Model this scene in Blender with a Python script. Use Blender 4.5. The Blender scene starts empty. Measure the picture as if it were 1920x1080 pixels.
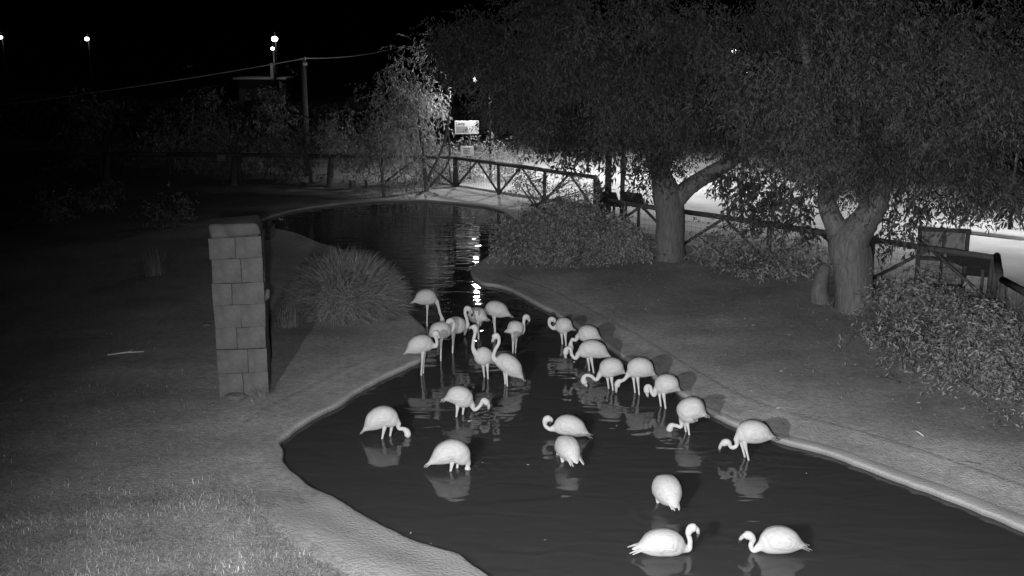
import bpy, bmesh, math, random
import numpy as np
from mathutils import Vector, noise as mnoise

R = math.radians
sc = bpy.context.scene
COL = sc.collection

# ------------------------------------------------------------------ camera
CAM_H = 5.9
PITCH = R(13.12)
HFOV = R(50.0)
FPX = 960.0 / math.tan(HFOV / 2)          # focal length in photo pixels (1920 wide)
cam_d = bpy.data.cameras.new('camera')
cam = bpy.data.objects.new('camera', cam_d)
COL.objects.link(cam)
cam.location = (0, 0, CAM_H)
cam.rotation_euler = (math.pi / 2 - PITCH, 0, 0)
cam_d.sensor_fit = 'HORIZONTAL'
cam_d.angle = HFOV
cam_d.clip_start = 0.1
cam_d.clip_end = 2000
sc.camera = cam

# ------------------------------------------------------------------ night sky
world = bpy.data.worlds.new('World')
sc.world = world
world.use_nodes = True
wn = world.node_tree
wn.nodes.clear()
w_out = wn.nodes.new('ShaderNodeOutputWorld')
w_bg = wn.nodes.new('ShaderNodeBackground')
w_sky = wn.nodes.new('ShaderNodeTexSky')
w_sky.sky_type = 'NISHITA'
w_sky.sun_disc = False
w_sky.sun_elevation = R(-4)
w_sky.sun_rotation = R(200)
w_bw = wn.nodes.new('ShaderNodeRGBToBW')
wn.links.new(w_sky.outputs[0], w_bw.inputs[0])
wn.links.new(w_bw.outputs[0], w_bg.inputs[0])
w_bg.inputs[1].default_value = 0.006
wn.links.new(w_bg.outputs[0], w_out.inputs[0])

# infrared floodlight on a mast to the left of the camera
fl = bpy.data.lights.new('floodlight', 'SPOT')
fl.energy = 8800
fl.spot_size = R(80)
fl.spot_blend = 1.0
fl.shadow_soft_size = 0.07
flo = bpy.data.objects.new('floodlight', fl)
COL.objects.link(flo)
flo.location = (-4.0, 0.3, 5.4)
flo.rotation_euler = (Vector((2.2, 12.4, 0.0)) - flo.location).to_track_quat('-Z', 'Y').to_euler()

# the camera's own infrared ring
fl2 = bpy.data.lights.new('camera_infrared', 'SPOT')
fl2.energy = 9800
fl2.spot_size = R(84)
fl2.spot_blend = 1.0
fl2.shadow_soft_size = 0.10
flo2 = bpy.data.objects.new('camera_infrared', fl2)
COL.objects.link(flo2)
flo2.location = (-0.25, -0.1, 5.75)
flo2.rotation_euler = (Vector((2.2, 11.6, 0.0)) - flo2.location).to_track_quat('-Z', 'Y').to_euler()

sc.view_settings.view_transform = 'Standard'
sc.view_settings.look = 'None'
sc.view_settings.exposure = 0.0
sc.view_settings.gamma = 1.0
sc.view_settings.use_curve_mapping = False
try:
    sc.cycles.use_denoising = True
    sc.cycles.max_bounces = 6
    sc.cycles.sample_clamp_indirect = 3.0
except Exception:
    pass

rng = np.random.default_rng(7)
random.seed(7)

# ------------------------------------------------------------------ helpers
CP, SP = math.cos(PITCH), math.sin(PITCH)


def ray(px, py):
    u = (px - 960) / FPX
    v = (540 - py) / FPX
    return Vector((u, CP + v * SP, -SP + v * CP))


def at(px, py, z=0.0):
    """the point of the horizontal plane at height z seen at a photo pixel"""
    d = ray(px, py)
    t = (z - CAM_H) / d.z
    return Vector((d.x * t, d.y * t, z))


def at_d(px, py, Y):
    d = ray(px, py)
    t = Y / d.y
    return Vector((d.x * t, Y, CAM_H + d.z * t))


def on_plane(px, py, P, psi):
    n = Vector((-math.sin(psi), math.cos(psi), 0))
    d = ray(px, py)
    C = Vector((0, 0, CAM_H))
    t = (P - C).dot(n) / d.dot(n)
    return C + d * t


def mat(name, base=0.3, rough=0.8, scale=6.0, amp=0.35, bump=0.3, bscale=None, spec=0.3, detail=6.0, vec_scale=None,
        transl=0.0, tone=False, coord='Object'):
    m = bpy.data.materials.new(name)
    m.use_nodes = True
    nt = m.node_tree
    N, L = nt.nodes, nt.links
    N.clear()
    out = N.new('ShaderNodeOutputMaterial')
    bs = N.new('ShaderNodeBsdfPrincipled')
    bs.inputs['Roughness'].default_value = rough
    bs.inputs['Specular IOR Level'].default_value = spec
    tc = N.new('ShaderNodeTexCoord')
    src = tc.outputs[coord]
    if vec_scale:
        mp = N.new('ShaderNodeMapping')
        mp.inputs['Scale'].default_value = vec_scale
        L.new(src, mp.inputs[0])
        src = mp.outputs[0]
    nz = N.new('ShaderNodeTexNoise')
    nz.inputs['Scale'].default_value = scale
    nz.inputs['Detail'].default_value = detail
    nz.inputs['Roughness'].default_value = 0.62
    L.new(src, nz.inputs['Vector'])
    mr = N.new('ShaderNodeMapRange')
    mr.inputs[1].default_value = 0.25
    mr.inputs[2].default_value = 0.75
    mr.inputs[3].default_value = base * (1 - amp)
    mr.inputs[4].default_value = base * (1 + amp)
    L.new(nz.outputs[0], mr.inputs[0])
    colsock = mr.outputs[0]
    if tone:
        at_ = N.new('ShaderNodeAttribute')
        at_.attribute_name = 'tone'
        mu = N.new('ShaderNodeMath')
        mu.operation = 'MULTIPLY'
        L.new(colsock, mu.inputs[0])
        L.new(at_.outputs['Fac'], mu.inputs[1])
        colsock = mu.outputs[0]
    L.new(colsock, bs.inputs['Base Color'])
    if bump:
        n2 = N.new('ShaderNodeTexNoise')
        n2.inputs['Scale'].default_value = bscale or scale * 5
        n2.inputs['Detail'].default_value = 5
        L.new(src, n2.inputs['Vector'])
        b = N.new('ShaderNodeBump')
        b.inputs['Strength'].default_value = bump
        b.inputs['Distance'].default_value = 0.03
        L.new(n2.outputs[0], b.inputs['Height'])
        L.new(b.outputs[0], bs.inputs['Normal'])
    if transl:
        tr = N.new('ShaderNodeBsdfTranslucent')
        L.new(colsock, tr.inputs['Color'])
        mx = N.new('ShaderNodeMixShader')
        mx.inputs[0].default_value = transl
        L.new(bs.outputs[0], mx.inputs[1])
        L.new(tr.outputs[0], mx.inputs[2])
        L.new(mx.outputs[0], out.inputs[0])
    else:
        L.new(bs.outputs[0], out.inputs[0])
    return m


def emit(name, strength):
    m = bpy.data.materials.new(name)
    m.use_nodes = True
    nt = m.node_tree
    nt.nodes.clear()
    o = nt.nodes.new('ShaderNodeOutputMaterial')
    e = nt.nodes.new('ShaderNodeEmission')
    e.inputs[0].default_value = (1, 1, 1, 1)
    e.inputs[1].default_value = strength
    nt.links.new(e.outputs[0], o.inputs[0])
    return m


def tag(o, label=None, cat=None, group=None, kind=None):
    if label:
        o['label'] = label
    if cat:
        o['category'] = cat
    if group:
        o['group'] = group
    if kind:
        o['kind'] = kind
    return o


def obj(name, me, m=None, parent=None, smooth=False):
    o = bpy.data.objects.new(name, me)
    COL.objects.link(o)
    if m is not None and len(me.materials) == 0:
        me.materials.append(m)
    if parent is not None:
        o.parent = parent
    if smooth:
        me.polygons.foreach_set('use_smooth', [True] * len(me.polygons))
    return o


def empty(name, loc, label, cat, group=None, rz=0.0):
    o = bpy.data.objects.new(name, None)
    COL.objects.link(o)
    o.location = loc
    o.rotation_euler = (0, 0, rz)
    o.empty_display_size = 0.2
    return tag(o, label, cat, group)


class MB:
    """collects shapes; build() links them as one mesh object"""
    def __init__(self):
        self.v, self.f = [], []

    def add(self, vs, fs):
        n = len(self.v)
        self.v += [tuple(p) for p in vs]
        self.f += [tuple(i + n for i in f) for f in fs]
        return self

    def box(self, c, s, rz=0.0, rx=0.0, jit=0.0):
        c = Vector(c)
        vs = []
        for dz in (-1, 1):
            for dy in (-1, 1):
                for dx in (-1, 1):
                    p = Vector((dx * s[0] / 2, dy * s[1] / 2, dz * s[2] / 2))
                    if jit:
                        p += Vector((random.uniform(-jit, jit), random.uniform(-jit, jit), random.uniform(-jit, jit)))
                    if rx:
                        y, z = p.y, p.z
                        p.y = y * math.cos(rx) - z * math.sin(rx)
                        p.z = y * math.sin(rx) + z * math.cos(rx)
                    if rz:
                        x, y = p.x, p.y
                        p.x = x * math.cos(rz) - y * math.sin(rz)
                        p.y = x * math.sin(rz) + y * math.cos(rz)
                    vs.append(c + p)
        return self.add(vs, [(0, 2, 3, 1), (4, 5, 7, 6), (0, 1, 5, 4), (2, 6, 7, 3), (0, 4, 6, 2), (1, 3, 7, 5)])

    def tube(self, pts, rad, seg=8, caps=True, rough=0.0):
        pts = [Vector(p) for p in pts]
        if not hasattr(rad, '__len__'):
            rad = [rad] * len(pts)
        vs, fs = [], []
        T0 = (pts[1] - pts[0]).normalized()
        U = T0.cross(Vector((0.31, 0.17, 0.93)))
        if U.length < 0.05:
            U = T0.cross(Vector((1, 0, 0)))
        U.normalize()
        for i, p in enumerate(pts):
            a = pts[max(i - 1, 0)]
            b = pts[min(i + 1, len(pts) - 1)]
            T = (b - a).normalized()
            U = (U - T * U.dot(T)).normalized()
            W = T.cross(U)
            for k in range(seg):
                an = 2 * math.pi * k / seg
                r = rad[i]
                if rough:
                    r *= 1 + rough * mnoise.noise(Vector((math.cos(an) * 1.7, math.sin(an) * 1.7, p.z * 1.2 + p.x)))
                    r *= 1 + 0.5 * rough * math.sin(an * 5 + p.z * 0.8)
                vs.append(p + U * math.cos(an) * r + W * math.sin(an) * r)
        n = len(pts)
        for i in range(n - 1):
            for k in range(seg):
                k2 = (k + 1) % seg
                fs.append((i * seg + k, i * seg + k2, (i + 1) * seg + k2, (i + 1) * seg + k))
        if caps:
            fs.append(tuple(reversed(range(seg))))
            fs.append(tuple((n - 1) * seg + k for k in range(seg)))
        return self.add(vs, fs)

    def mesh(self, name):
        me = bpy.data.meshes.new(name)
        me.from_pydata(self.v, [], self.f)
        me.update()
        return me

    def build(self, name, m, parent=None, smooth=False, bevel=0.0):
        me = self.mesh(name)
        if bevel:
            bm = bmesh.new()
            bm.from_mesh(me)
            bmesh.ops.bevel(bm, geom=bm.edges[:], offset=bevel, segments=1, affect='EDGES', profile=0.6)
            bm.to_mesh(me)
            bm.free()
        return obj(name, me, m, parent, smooth)


def np_mesh(name, V, F, tone=None):
    """V (n,3), F (m,k) arrays; tone per face"""
    me = bpy.data.meshes.new(name)
    n, (m, k) = len(V), F.shape
    me.vertices.add(n)
    me.vertices.foreach_set('co', V.astype(np.float32).ravel())
    me.loops.add(m * k)
    me.loops.foreach_set('vertex_index', F.astype(np.int32).ravel())
    me.polygons.add(m)
    me.polygons.foreach_set('loop_start', np.arange(0, m * k, k, dtype=np.int32))
    me.update(calc_edges=True)
    if tone is not None:
        a = me.attributes.new('tone', 'FLOAT', 'FACE')
        a.data.foreach_set('value', tone.astype(np.float32))
    return me


def catmull(P, n):
    """P list of arrays/Vectors -> sampled points with n per span"""
    P = [np.array(p, float) for p in P]
    Q = [2 * P[0] - P[1]] + P + [2 * P[-1] - P[-2]]
    out = []
    for i in range(1, len(Q) - 2):
        p0, p1, p2, p3 = Q[i - 1:i + 3]
        for j in range(n):
            t = j / n
            out.append(0.5 * (2 * p1 + (p2 - p0) * t + (2 * p0 - 5 * p1 + 4 * p2 - p3) * t * t + (3 * p1 - p0 - 3 * p2 + p3) * t ** 3))
    out.append(P[-1])
    return out


def fbm(x, y, s=1.0):
    v = 0
    for o, (a, b, c, d) in enumerate(((0.7, 1.3, 0.2, 1.1), (1.9, -1.2, 1.7, 0.4), (-2.9, 3.7, 0.5, 2.2), (5.1, 4.3, 2.6, 0.9))):
        v = v + (np.sin((a * x + b * y) * s + c) * np.cos((b * x - a * y) * s * 0.83 + d)) / (1.6 ** o)
    return v * 0.45


# ------------------------------------------------------------------ materials
M = {}
M['rim'] = mat('concrete', 0.29, 0.9, 1.3, 0.2, 0.6, 26, tone=True)
M['kerb'] = mat('kerb_concrete', 0.3, 0.85, 1.6, 0.2, 0.3, 30)
M['feather'] = mat('pale_feathers', 0.44, 0.85, 16, 0.10, 0.25, 70, spec=0.1)
M['wing'] = mat('wing_feathers', 0.42, 0.85, 22, 0.18, 0.45, 45, spec=0.1, vec_scale=(0.5, 3, 1))
M['leg'] = mat('leg_skin', 0.34, 0.6, 20, 0.15, 0.1)
M['bill'] = mat('bill_horn', 0.03, 0.4, 10, 0.2, 0.0)
M['block'] = mat('stone_block', 0.092, 0.95, 2.6, 0.5, 0.9, 18)
M['mortar'] = mat('mortar', 0.10, 0.95, 8, 0.3, 0.4)
M['bark'] = mat('bark', 0.12, 0.9, 7, 0.45, 0.9, 18, vec_scale=(3, 3, 0.5))
M['leaf'] = mat('leaf', 0.105, 0.7, 3, 0.2, 0.0, transl=0.5, tone=True)
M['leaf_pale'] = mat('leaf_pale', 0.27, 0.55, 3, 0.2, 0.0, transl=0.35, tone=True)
M['shrub'] = mat('shrub_leaf', 0.20, 0.6, 3, 0.2, 0.0, transl=0.25, tone=True)
M['reed'] = mat('reed_blade', 0.20, 0.6, 3, 0.2, 0.0, transl=0.25, tone=True)
M['grass'] = mat('grass_blade', 0.46, 0.6, 1.2, 0.3, 0.0, transl=0.2, tone=True)
M['wood'] = mat('weathered_timber', 0.065, 0.85, 6, 0.35, 0.5, 25)
M['wire'] = mat('wire', 0.06, 0.5, 10, 0.1, 0.0)
M['dark'] = mat('dark_panel', 0.03, 0.6, 10, 0.2, 0.05)
M['pane'] = mat('board_panel', 0.16, 0.8, 8, 0.25, 0.2)
M['white'] = mat('white_board', 0.5, 0.6, 6, 0.05, 0.05)
M['pic'] = mat('printed_picture', 0.2, 0.6, 3, 0.2, 0.0)
M['ink'] = mat('ink', 0.03, 0.6, 6, 0.1, 0.0)
M['paving'] = mat('paving', 0.34, 0.85, 0.7, 0.28, 0.15, 40)
M['steel'] = mat('painted_steel', 0.005, 0.5, 6, 0.2, 0.05)
M['litter'] = mat('leaf_litter', 0.28, 0.8, 3, 0.3, 0.0, tone=True)
M['wallp'] = mat('painted_wall', 0.3, 0.85, 2, 0.2, 0.1)
M['cable'] = mat('cable_sheath', 0.25, 0.5, 4, 0.1, 0.0)
M['lamp'] = emit('lamp_glass', 10)
M['lamp_far'] = emit('lamp_glass_far', 10)


def ground_mat():
    m = mat('soil_and_turf', 0.225, 0.95, 0.55, 0.3, 0.6, 26)
    nt = m.node_tree
    N, L = nt.nodes, nt.links
    bs = [n for n in N if n.type == 'BSDF_PRINCIPLED'][0]
    src = bs.inputs['Base Color'].links[0].from_socket
    tc = [n for n in N if n.type == 'TEX_COORD'][0]
    n2 = N.new('ShaderNodeTexNoise')
    n2.inputs['Scale'].default_value = 9
    n2.inputs['Detail'].default_value = 8
    n2.inputs['Roughness'].default_value = 0.75
    L.new(tc.outputs['Object'], n2.inputs['Vector'])
    mr = N.new('ShaderNodeMapRange')
    mr.inputs[1].default_value = 0.3
    mr.inputs[2].default_value = 0.7
    mr.inputs[3].default_value = 0.65
    mr.inputs[4].default_value = 1.35
    L.new(n2.outputs[0], mr.inputs[0])
    mu = N.new('ShaderNodeMath')
    mu.operation = 'MULTIPLY'
    L.new(src, mu.inputs[0])
    L.new(mr.outputs[0], mu.inputs[1])
    # bare trodden earth near the water is paler than turf
    a = N.new('ShaderNodeAttribute')
    a.attribute_name = 'bare'
    m2 = N.new('ShaderNodeMath')
    m2.operation = 'MULTIPLY_ADD'
    L.new(a.outputs['Fac'], m2.inputs[0])
    m2.inputs[1].default_value = 0.85
    m2.inputs[2].default_value = 1.0
    m3 = N.new('ShaderNodeMath')
    m3.operation = 'MULTIPLY'
    L.new(mu.outputs[0], m3.inputs[0])
    L.new(m2.outputs[0], m3.inputs[1])
    L.new(m3.outputs[0], bs.inputs['Base Color'])
    return m


def water_mat():
    m = bpy.data.materials.new('pond_water')
    m.use_nodes = True
    nt = m.node_tree
    N, L = nt.nodes, nt.links
    bs = [n for n in N if n.type == 'BSDF_PRINCIPLED'][0]
    bs.inputs['Base Color'].default_value = (0.048, 0.048, 0.048, 1)
    bs.inputs['Roughness'].default_value = 0.025
    bs.inputs['IOR'].default_value = 1.33
    bs.inputs['Subsurface Weight'].default_value = 1.0
    bs.inputs['Subsurface Radius'].default_value = (1, 1, 1)
    bs.inputs['Subsurface Scale'].default_value = 0.35
    tc = N.new('ShaderNodeTexCoord')
    mp = N.new('ShaderNodeMapping')
    mp.inputs['Scale'].default_value = (0.8, 2.2, 1.0)
    L.new(tc.outputs['Object'], mp.inputs[0])
    n1 = N.new('ShaderNodeTexNoise')
    n1.inputs['Scale'].default_value = 1.35
    n1.inputs['Detail'].default_value = 1.5
    n1.inputs['Distortion'].default_value = 0.8
    L.new(mp.outputs[0], n1.inputs['Vector'])
    h = n1.outputs[0]

    def mth(op, a_, b_=None):
        n_ = N.new('ShaderNodeMath')
        n_.operation = op
        for i_, q_ in enumerate((a_, b_)):
            if q_ is None:
                continue
            if isinstance(q_, (int, float)):
                n_.inputs[i_].default_value = q_
            else:
                L.new(q_, n_.inputs[i_])
        return n_.outputs[0]

    # rings spreading from the wading and feeding birds
    for px_, py_, amp_, k_ in ((1354, 858, .30, 34), (1256, 826, .26, 30), (1408, 862, .22, 40), (763, 822, .26, 36), (890, 884, .34, 30), (913, 779, .26, 38),
                               (1157, 742, .2, 34), (1249, 958, .28, 30), (1063, 872, .25, 34), (1246, 1040, .18, 26), (1461, 1038, .18, 28), (1217, 746, .18, 36), (830, 612, .25, 26), (949, 722, .2, 36)):
        dn = N.new('ShaderNodeVectorMath')
        dn.operation = 'DISTANCE'
        L.new(tc.outputs['Object'], dn.inputs[0])
        dn.inputs[1].default_value = tuple(at(px_, py_))
        r_n = mth('ADD', dn.outputs['Value'], mth('MULTIPLY', n1.outputs[0], 0.16))
        wv = mth('SINE', mth('MULTIPLY', r_n, k_))
        fall = mth('MAXIMUM', mth('SUBTRACT', 1.0, mth('MULTIPLY', dn.outputs['Value'], 1.1)), 0.0)
        h = mth('ADD', h, mth('MULTIPLY', mth('MULTIPLY', wv, mth('POWER', fall, 1.5)), amp_ * 0.5))
    b = N.new('ShaderNodeBump')
    b.inputs['Strength'].default_value = 0.30
    b.inputs['Distance'].default_value = 0.05
    L.new(h, b.inputs['Height'])
    L.new(b.outputs[0], bs.inputs['Normal'])
    return m


# ------------------------------------------------------------------ pond outline
SHORE_PX = [(905, 1079), (865, 1047), (820, 1034), (776, 1021), (716, 990), (672, 967), (627, 939), (586, 921), (559, 898),
            (538, 884), (530, 867), (534, 849), (523, 840), (528, 829), (550, 812), (586, 788), (639, 760), (676, 735), (715, 714),
            (761, 693), (789, 679), (802, 660), (806, 640), (798, 622), (783, 606), (765, 590), (752, 560), (720, 520),
            (660, 480), (596, 458), (555, 441), (510, 431), (498, 424), (498, 414), (544, 399), (596, 390), (648, 384),
            (700, 379.5), (778, 378), (830, 381), (883, 386), (917, 391), (950, 402), (965, 420), (962, 445), (935, 472), (909, 488),
            (882, 512), (900, 534), (928, 539), (959, 548), (990, 565), (1021, 581), (1050, 597), (1095, 625), (1140, 655),
            (1205, 697), (1274, 742), (1321, 774), (1379, 802), (1455, 829), (1500, 842), (1573, 862), (1651, 894), (1728, 921),
            (1793, 946), (1850, 969), (1916, 998), (2020, 1046), (2090, 1120), (2000, 1200), (1700, 1250), (1300, 1240), (1050, 1180)]
SHORE_PX = SHORE_PX[-4:] + SHORE_PX[:-4]          # the seam of the loop lies behind the camera's view
ctrl = [np.array(at(x, y))[:2] for x, y in SHORE_PX]
loop = catmull(ctrl + [ctrl[0]], 12)[:-1]
loop = np.array(loop)
# resample evenly
seg = np.linalg.norm(np.roll(loop, -1, 0) - loop, axis=1)
cum = np.concatenate([[0], np.cumsum(seg)])
NS = int(cum[-1] / 0.14)
tt = np.linspace(0, cum[-1], NS, endpoint=False)
lp = np.vstack([loop, loop[:1]])
shore = np.stack([np.interp(tt, cum, lp[:, 0]), np.interp(tt, cum, lp[:, 1])], 1)
tang = np.roll(shore, -1, 0) - np.roll(shore, 1, 0)
tang /= np.linalg.norm(tang, axis=1)[:, None]
nrm = np.stack([tang[:, 1], -tang[:, 0]], 1)
area = 0.5 * np.sum(shore[:, 0] * np.roll(shore[:, 1], -1) - np.roll(shore[:, 0], -1) * shore[:, 1])
if area < 0:
    nrm = -nrm
shore = shore + nrm * (0.035 * fbm(tt, tt * 0.3, 2.2) + 0.02 * fbm(tt, tt * 0.7, 6.0))[:, None]
SEGA, SEGB = shore, np.roll(shore, -1, 0)


def sdist(P):
    """signed distance to the shoreline, negative in the pond"""
    P = np.asarray(P, float)
    out = np.empty(len(P))
    for i in range(0, len(P), 4000):
        p = P[i:i + 4000]
        d2 = ((p[:, None, :] - SEGA[None]) ** 2).sum(2)
        d = np.sqrt(d2.min(1))
        x, y = p[:, 0][:, None], p[:, 1][:, None]
        y1, y2 = SEGA[:, 1][None], SEGB[:, 1][None]
        x1, x2 = SEGA[:, 0][None], SEGB[:, 0][None]
        cr = ((y1 > y) != (y2 > y)) & (x < (x2 - x1) * (y - y1) / (y2 - y1 + 1e-12) + x1)
        ins = cr.sum(1) % 2 == 1
        out[i:i + 4000] = np.where(ins, -d, d)
    return out


def sstep(a, b, x):
    t = np.clip((x - a) / (b - a), 0, 1)
    return t * t * (3 - 2 * t)


def ground_h(P, sd=None):
    P = np.asarray(P, float)
    if sd is None:
        sd = sdist(P)
    x, y = P[:, 0], P[:, 1]
    h = -0.5 + 0.560 * sstep(-0.40, 0.24, sd) + 0.035 * sstep(0.24, 1.3, sd)
    und = 0.035 * fbm(x, y, 0.55) + 0.018 * fbm(x, y, 2.1)
    return h + und * sstep(0.9, 2.2, sd) + 0.06 * sstep(0.6, 4, sd)


def gz(x, y):
    return float(ground_h(np.array([[x, y]]))[0])


def bare_f(P, sd):
    rs = sstep(-1.0, 1.5, P[:, 0] + 0.25 * (P[:, 1] - 16)) * (1 - 0.75 * sstep(16, 24, P[:, 1]))
    b = (1 - sstep(0.5, 2.6 + 0.8 * fbm(P[:, 0], P[:, 1], 1.1), sd)) * (0.35 + 0.65 * rs)
    return np.clip(b + 0.25 * fbm(P[:, 0], P[:, 1], 0.9) * (sd < 5), 0, 1)


# ground sheet
def axis(lo, hi, a, b, step):
    mid = list(np.arange(a, b + 1e-6, step))
    left, s, v = [], step, a
    while v > lo:
        s *= 1.35
        v -= s
        left.append(max(v, lo))
    right, s, v = [], step, b
    while v < hi:
        s *= 1.35
        v += s
        right.append(min(v, hi))
    return np.array(left[::-1] + mid + right)


gx = axis(-400, 400, -11, 13, 0.16)
gy = axis(-60, 700, 7, 44, 0.17)
X, Y = np.meshgrid(gx, gy)
P2 = np.stack([X.ravel(), Y.ravel()], 1)
SDg = sdist(P2)
Zg = ground_h(P2, SDg)
nx, ny = len(gx), len(gy)
idx = np.arange(nx * ny).reshape(ny, nx)
F = np.stack([idx[:-1, :-1].ravel(), idx[:-1, 1:].ravel(), idx[1:, 1:].ravel(), idx[1:, :-1].ravel()], 1)
me = np_mesh('ground', np.column_stack([P2, Zg]), F)
bare = bare_f(P2, SDg)
a_ = me.attributes.new('bare', 'FLOAT', 'POINT')
a_.data.foreach_set('value', bare.astype(np.float32))
M['ground'] = ground_mat()
g = obj('ground', me, M['ground'], smooth=True)
tag(g, kind='structure')

# water: filled outline
bm = bmesh.new()
vs = [bm.verts.new((p[0] + n[0] * 0.05, p[1] + n[1] * 0.05, 0)) for p, n in zip(shore[::2], nrm[::2])]
f = bm.faces.new(vs)
f.normal_update()
if f.normal.z < 0:
    f.normal_flip()
bmesh.ops.triangulate(bm, faces=[f])
me = bpy.data.meshes.new('pond_water')
bm.to_mesh(me)
bm.free()
tag(obj('pond_water', me, water_mat()), kind='structure')

# concrete rim: a lip along the water, worn earth lying against it (left near: a broad bare concrete hump)
sx, sy = shore[:, 0], shore[:, 1]
near = (1 - sstep(0.0, 2.2, sx)) * (1 - sstep(12.6, 13.8, sy))
wid = 0.85 + 0.10 * fbm(tt, tt * 0.4, 0.5) + 0.25 * near + 0.25 * sstep(2, 5, sx) * (1 - sstep(17, 20, sy))
lipw = 0.10 + 0.035 * fbm(tt, tt * 0.8, 1.7) + 0.02 * fbm(tt, tt, 5.0) + 0.16 * sstep(2.5, 6, sx) * (1 - sstep(16, 18, sy))
rings = [(0.012, -0.50), (0.0, 0.02), (0.010, 0.060), (0.035, 0.074)]
V, T, B = [], [], []
n = len(shore)
us = [0.0, 0.14, 0.28, 0.42, 0.56, 0.70, 0.85, 1.0, 1.2]
for j, (off, z) in enumerate(rings):
    V.append(np.column_stack([shore + nrm * off, np.full(n, z) + (0.006 * fbm(tt, tt * .3, 3.0) if j > 1 else 0)]))
    T.append(np.full(n, 1.12 if j >= 2 else 0.6))
    B.append(np.zeros(n))
for j, u in enumerate(us):
    off = lipw + (wid - lipw) * u
    p = shore + nrm * off[:, None]
    for _ in range(int(2 + 26 * u)):                             # outer edges run smoother than the waterline
        p = 0.5 * p + 0.25 * (np.roll(p, 1, 0) + np.roll(p, -1, 0))
    sdp = np.abs(sdist(p))
    gh = ground_h(p, sdp)
    k = sstep(0.0, 0.85, u)
    z = (0.080 + 0.008 * fbm(tt, tt * .4, 2.4)) * (1 - k) + (gh + 0.004) * k
    z = z + 0.012 * fbm(p[:, 0], p[:, 1], 3.3) * math.sin(min(1, u) * math.pi) + 0.055 * near * math.sin(min(1, max(0, u - .12)) * math.pi) ** 2
    if u > 1.0:
        z = gh - 0.05
    V.append(np.column_stack([p, z]))
    T.append(1.0 - 0.18 * (1 - near) * (0.5 + fbm(tt, u * 4 + tt * .3, 2.2)))
    B.append(bare_f(p, sdp))
V, T, B = np.concatenate(V), np.concatenate(T), np.concatenate(B)
I = np.arange(n)
J = (I + 1) % n
nr_ = len(rings) + len(us)
F = np.concatenate([np.stack([k * n + I, k * n + J, (k + 1) * n + J, (k + 1) * n + I], 1) for k in range(nr_ - 1)])
me = np_mesh('pond_rim', V, F)
me.attributes.new('tone', 'FLOAT', 'POINT').data.foreach_set('value', T.astype(np.float32))
me.attributes.new('bare', 'FLOAT', 'POINT').data.foreach_set('value', np.clip(B, 0, 1).astype(np.float32))
me.materials.append(M['rim'])
me.materials.append(M['ground'])
mi = np.zeros(len(F), dtype=np.int32)
for k in range(nr_ - 1):
    if k >= len(rings):
        rag = near + 0.25 * fbm(tt * 1.3, tt * 0.5 + k, 2.0)
        mi[k * n:(k + 1) * n] = np.where((rag > 0.45) & (k < nr_ - 3), 0, 1)
me.polygons.foreach_set('material_index', mi)
tag(obj('pond_rim', me, None, smooth=True), kind='structure')

# paved visitor path beyond the fence
pp = [(-3.6, 43.4), (2.9, 36.6), (2.95, 32.1), (4.9, 29.75), (10.95, 23.55), (9.75, 20.6), (9.5, 16), (14, 13), (60, 12), (60, 46), (26, 47), (9, 62), (-4, 60)]
bm = bmesh.new()
f = bm.faces.new([bm.verts.new((x, y, 0.205)) for x, y in pp])
if f.normal.z < 0:
    f.normal_flip()
r_ = bmesh.ops.extrude_face_region(bm, geom=[f])
bmesh.ops.translate(bm, verts=[v for v in r_['geom'] if isinstance(v, bmesh.types.BMVert)], vec=(0, 0, -0.4))
bmesh.ops.recalc_face_normals(bm, faces=bm.faces)
me = bpy.data.meshes.new('path')
bm.to_mesh(me)
bm.free()
tag(obj('path', me, M['paving']), kind='structure')
PATH_Z = 0.205
kb = MB()
a, b = at(1700, 425, PATH_Z), at(2100, 470, PATH_Z)
d_ = (b - a)
kb.box(((a + b) / 2) + Vector((0, 0, 0.06)), (d_.length, 0.3, 0.12), rz=math.atan2(d_.y, d_.x))
a2, b2 = at(960, 296, PATH_Z), at(1130, 284, PATH_Z)
d_ = (b2 - a2)
kb.box(((a2 + b2) / 2) + Vector((0, 0, 0.06)), (d_.length, 0.3, 0.12), rz=math.atan2(d_.y, d_.x))
tag(kb.build('kerb', M['kerb'], bevel=0.02), kind='structure')


# ------------------------------------------------------------------ foliage
def leaf_mesh(name, C, D, L, W, droop=0.25, tone=None):
    """diamond leaves folded on the midrib: C centres, D directions"""
    n = len(C)
    D = D / (np.linalg.norm(D, axis=1)[:, None] + 1e-9)
    rnd = rng.normal(size=(n, 3))
    S = np.cross(D, rnd)
    S /= np.linalg.norm(S, axis=1)[:, None] + 1e-9
    Nn = np.cross(D, S)
    L = np.broadcast_to(L, (n,))[:, None]
    W = np.broadcast_to(W, (n,))[:, None]
    base = C - D * L * 0.5
    tip = C + D * L * 0.5
    tip[:, 2] -= (L[:, 0] * droop)
    l = C + S * W * 0.5 + Nn * W * 0.18
    r = C - S * W * 0.5 + Nn * W * 0.18
    V = np.stack([base, l, tip, r], 1).reshape(-1, 3)
    i = np.arange(n) * 4
    F = np.stack([np.stack([i, i + 1, i + 2], 1), np.stack([i, i + 2, i + 3], 1)], 1).reshape(-1, 3)
    if tone is None:
        tone = rng.uniform(0.6, 1.4, n)
    return np_mesh(name, V, F, np.repeat(tone, 2))


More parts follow.
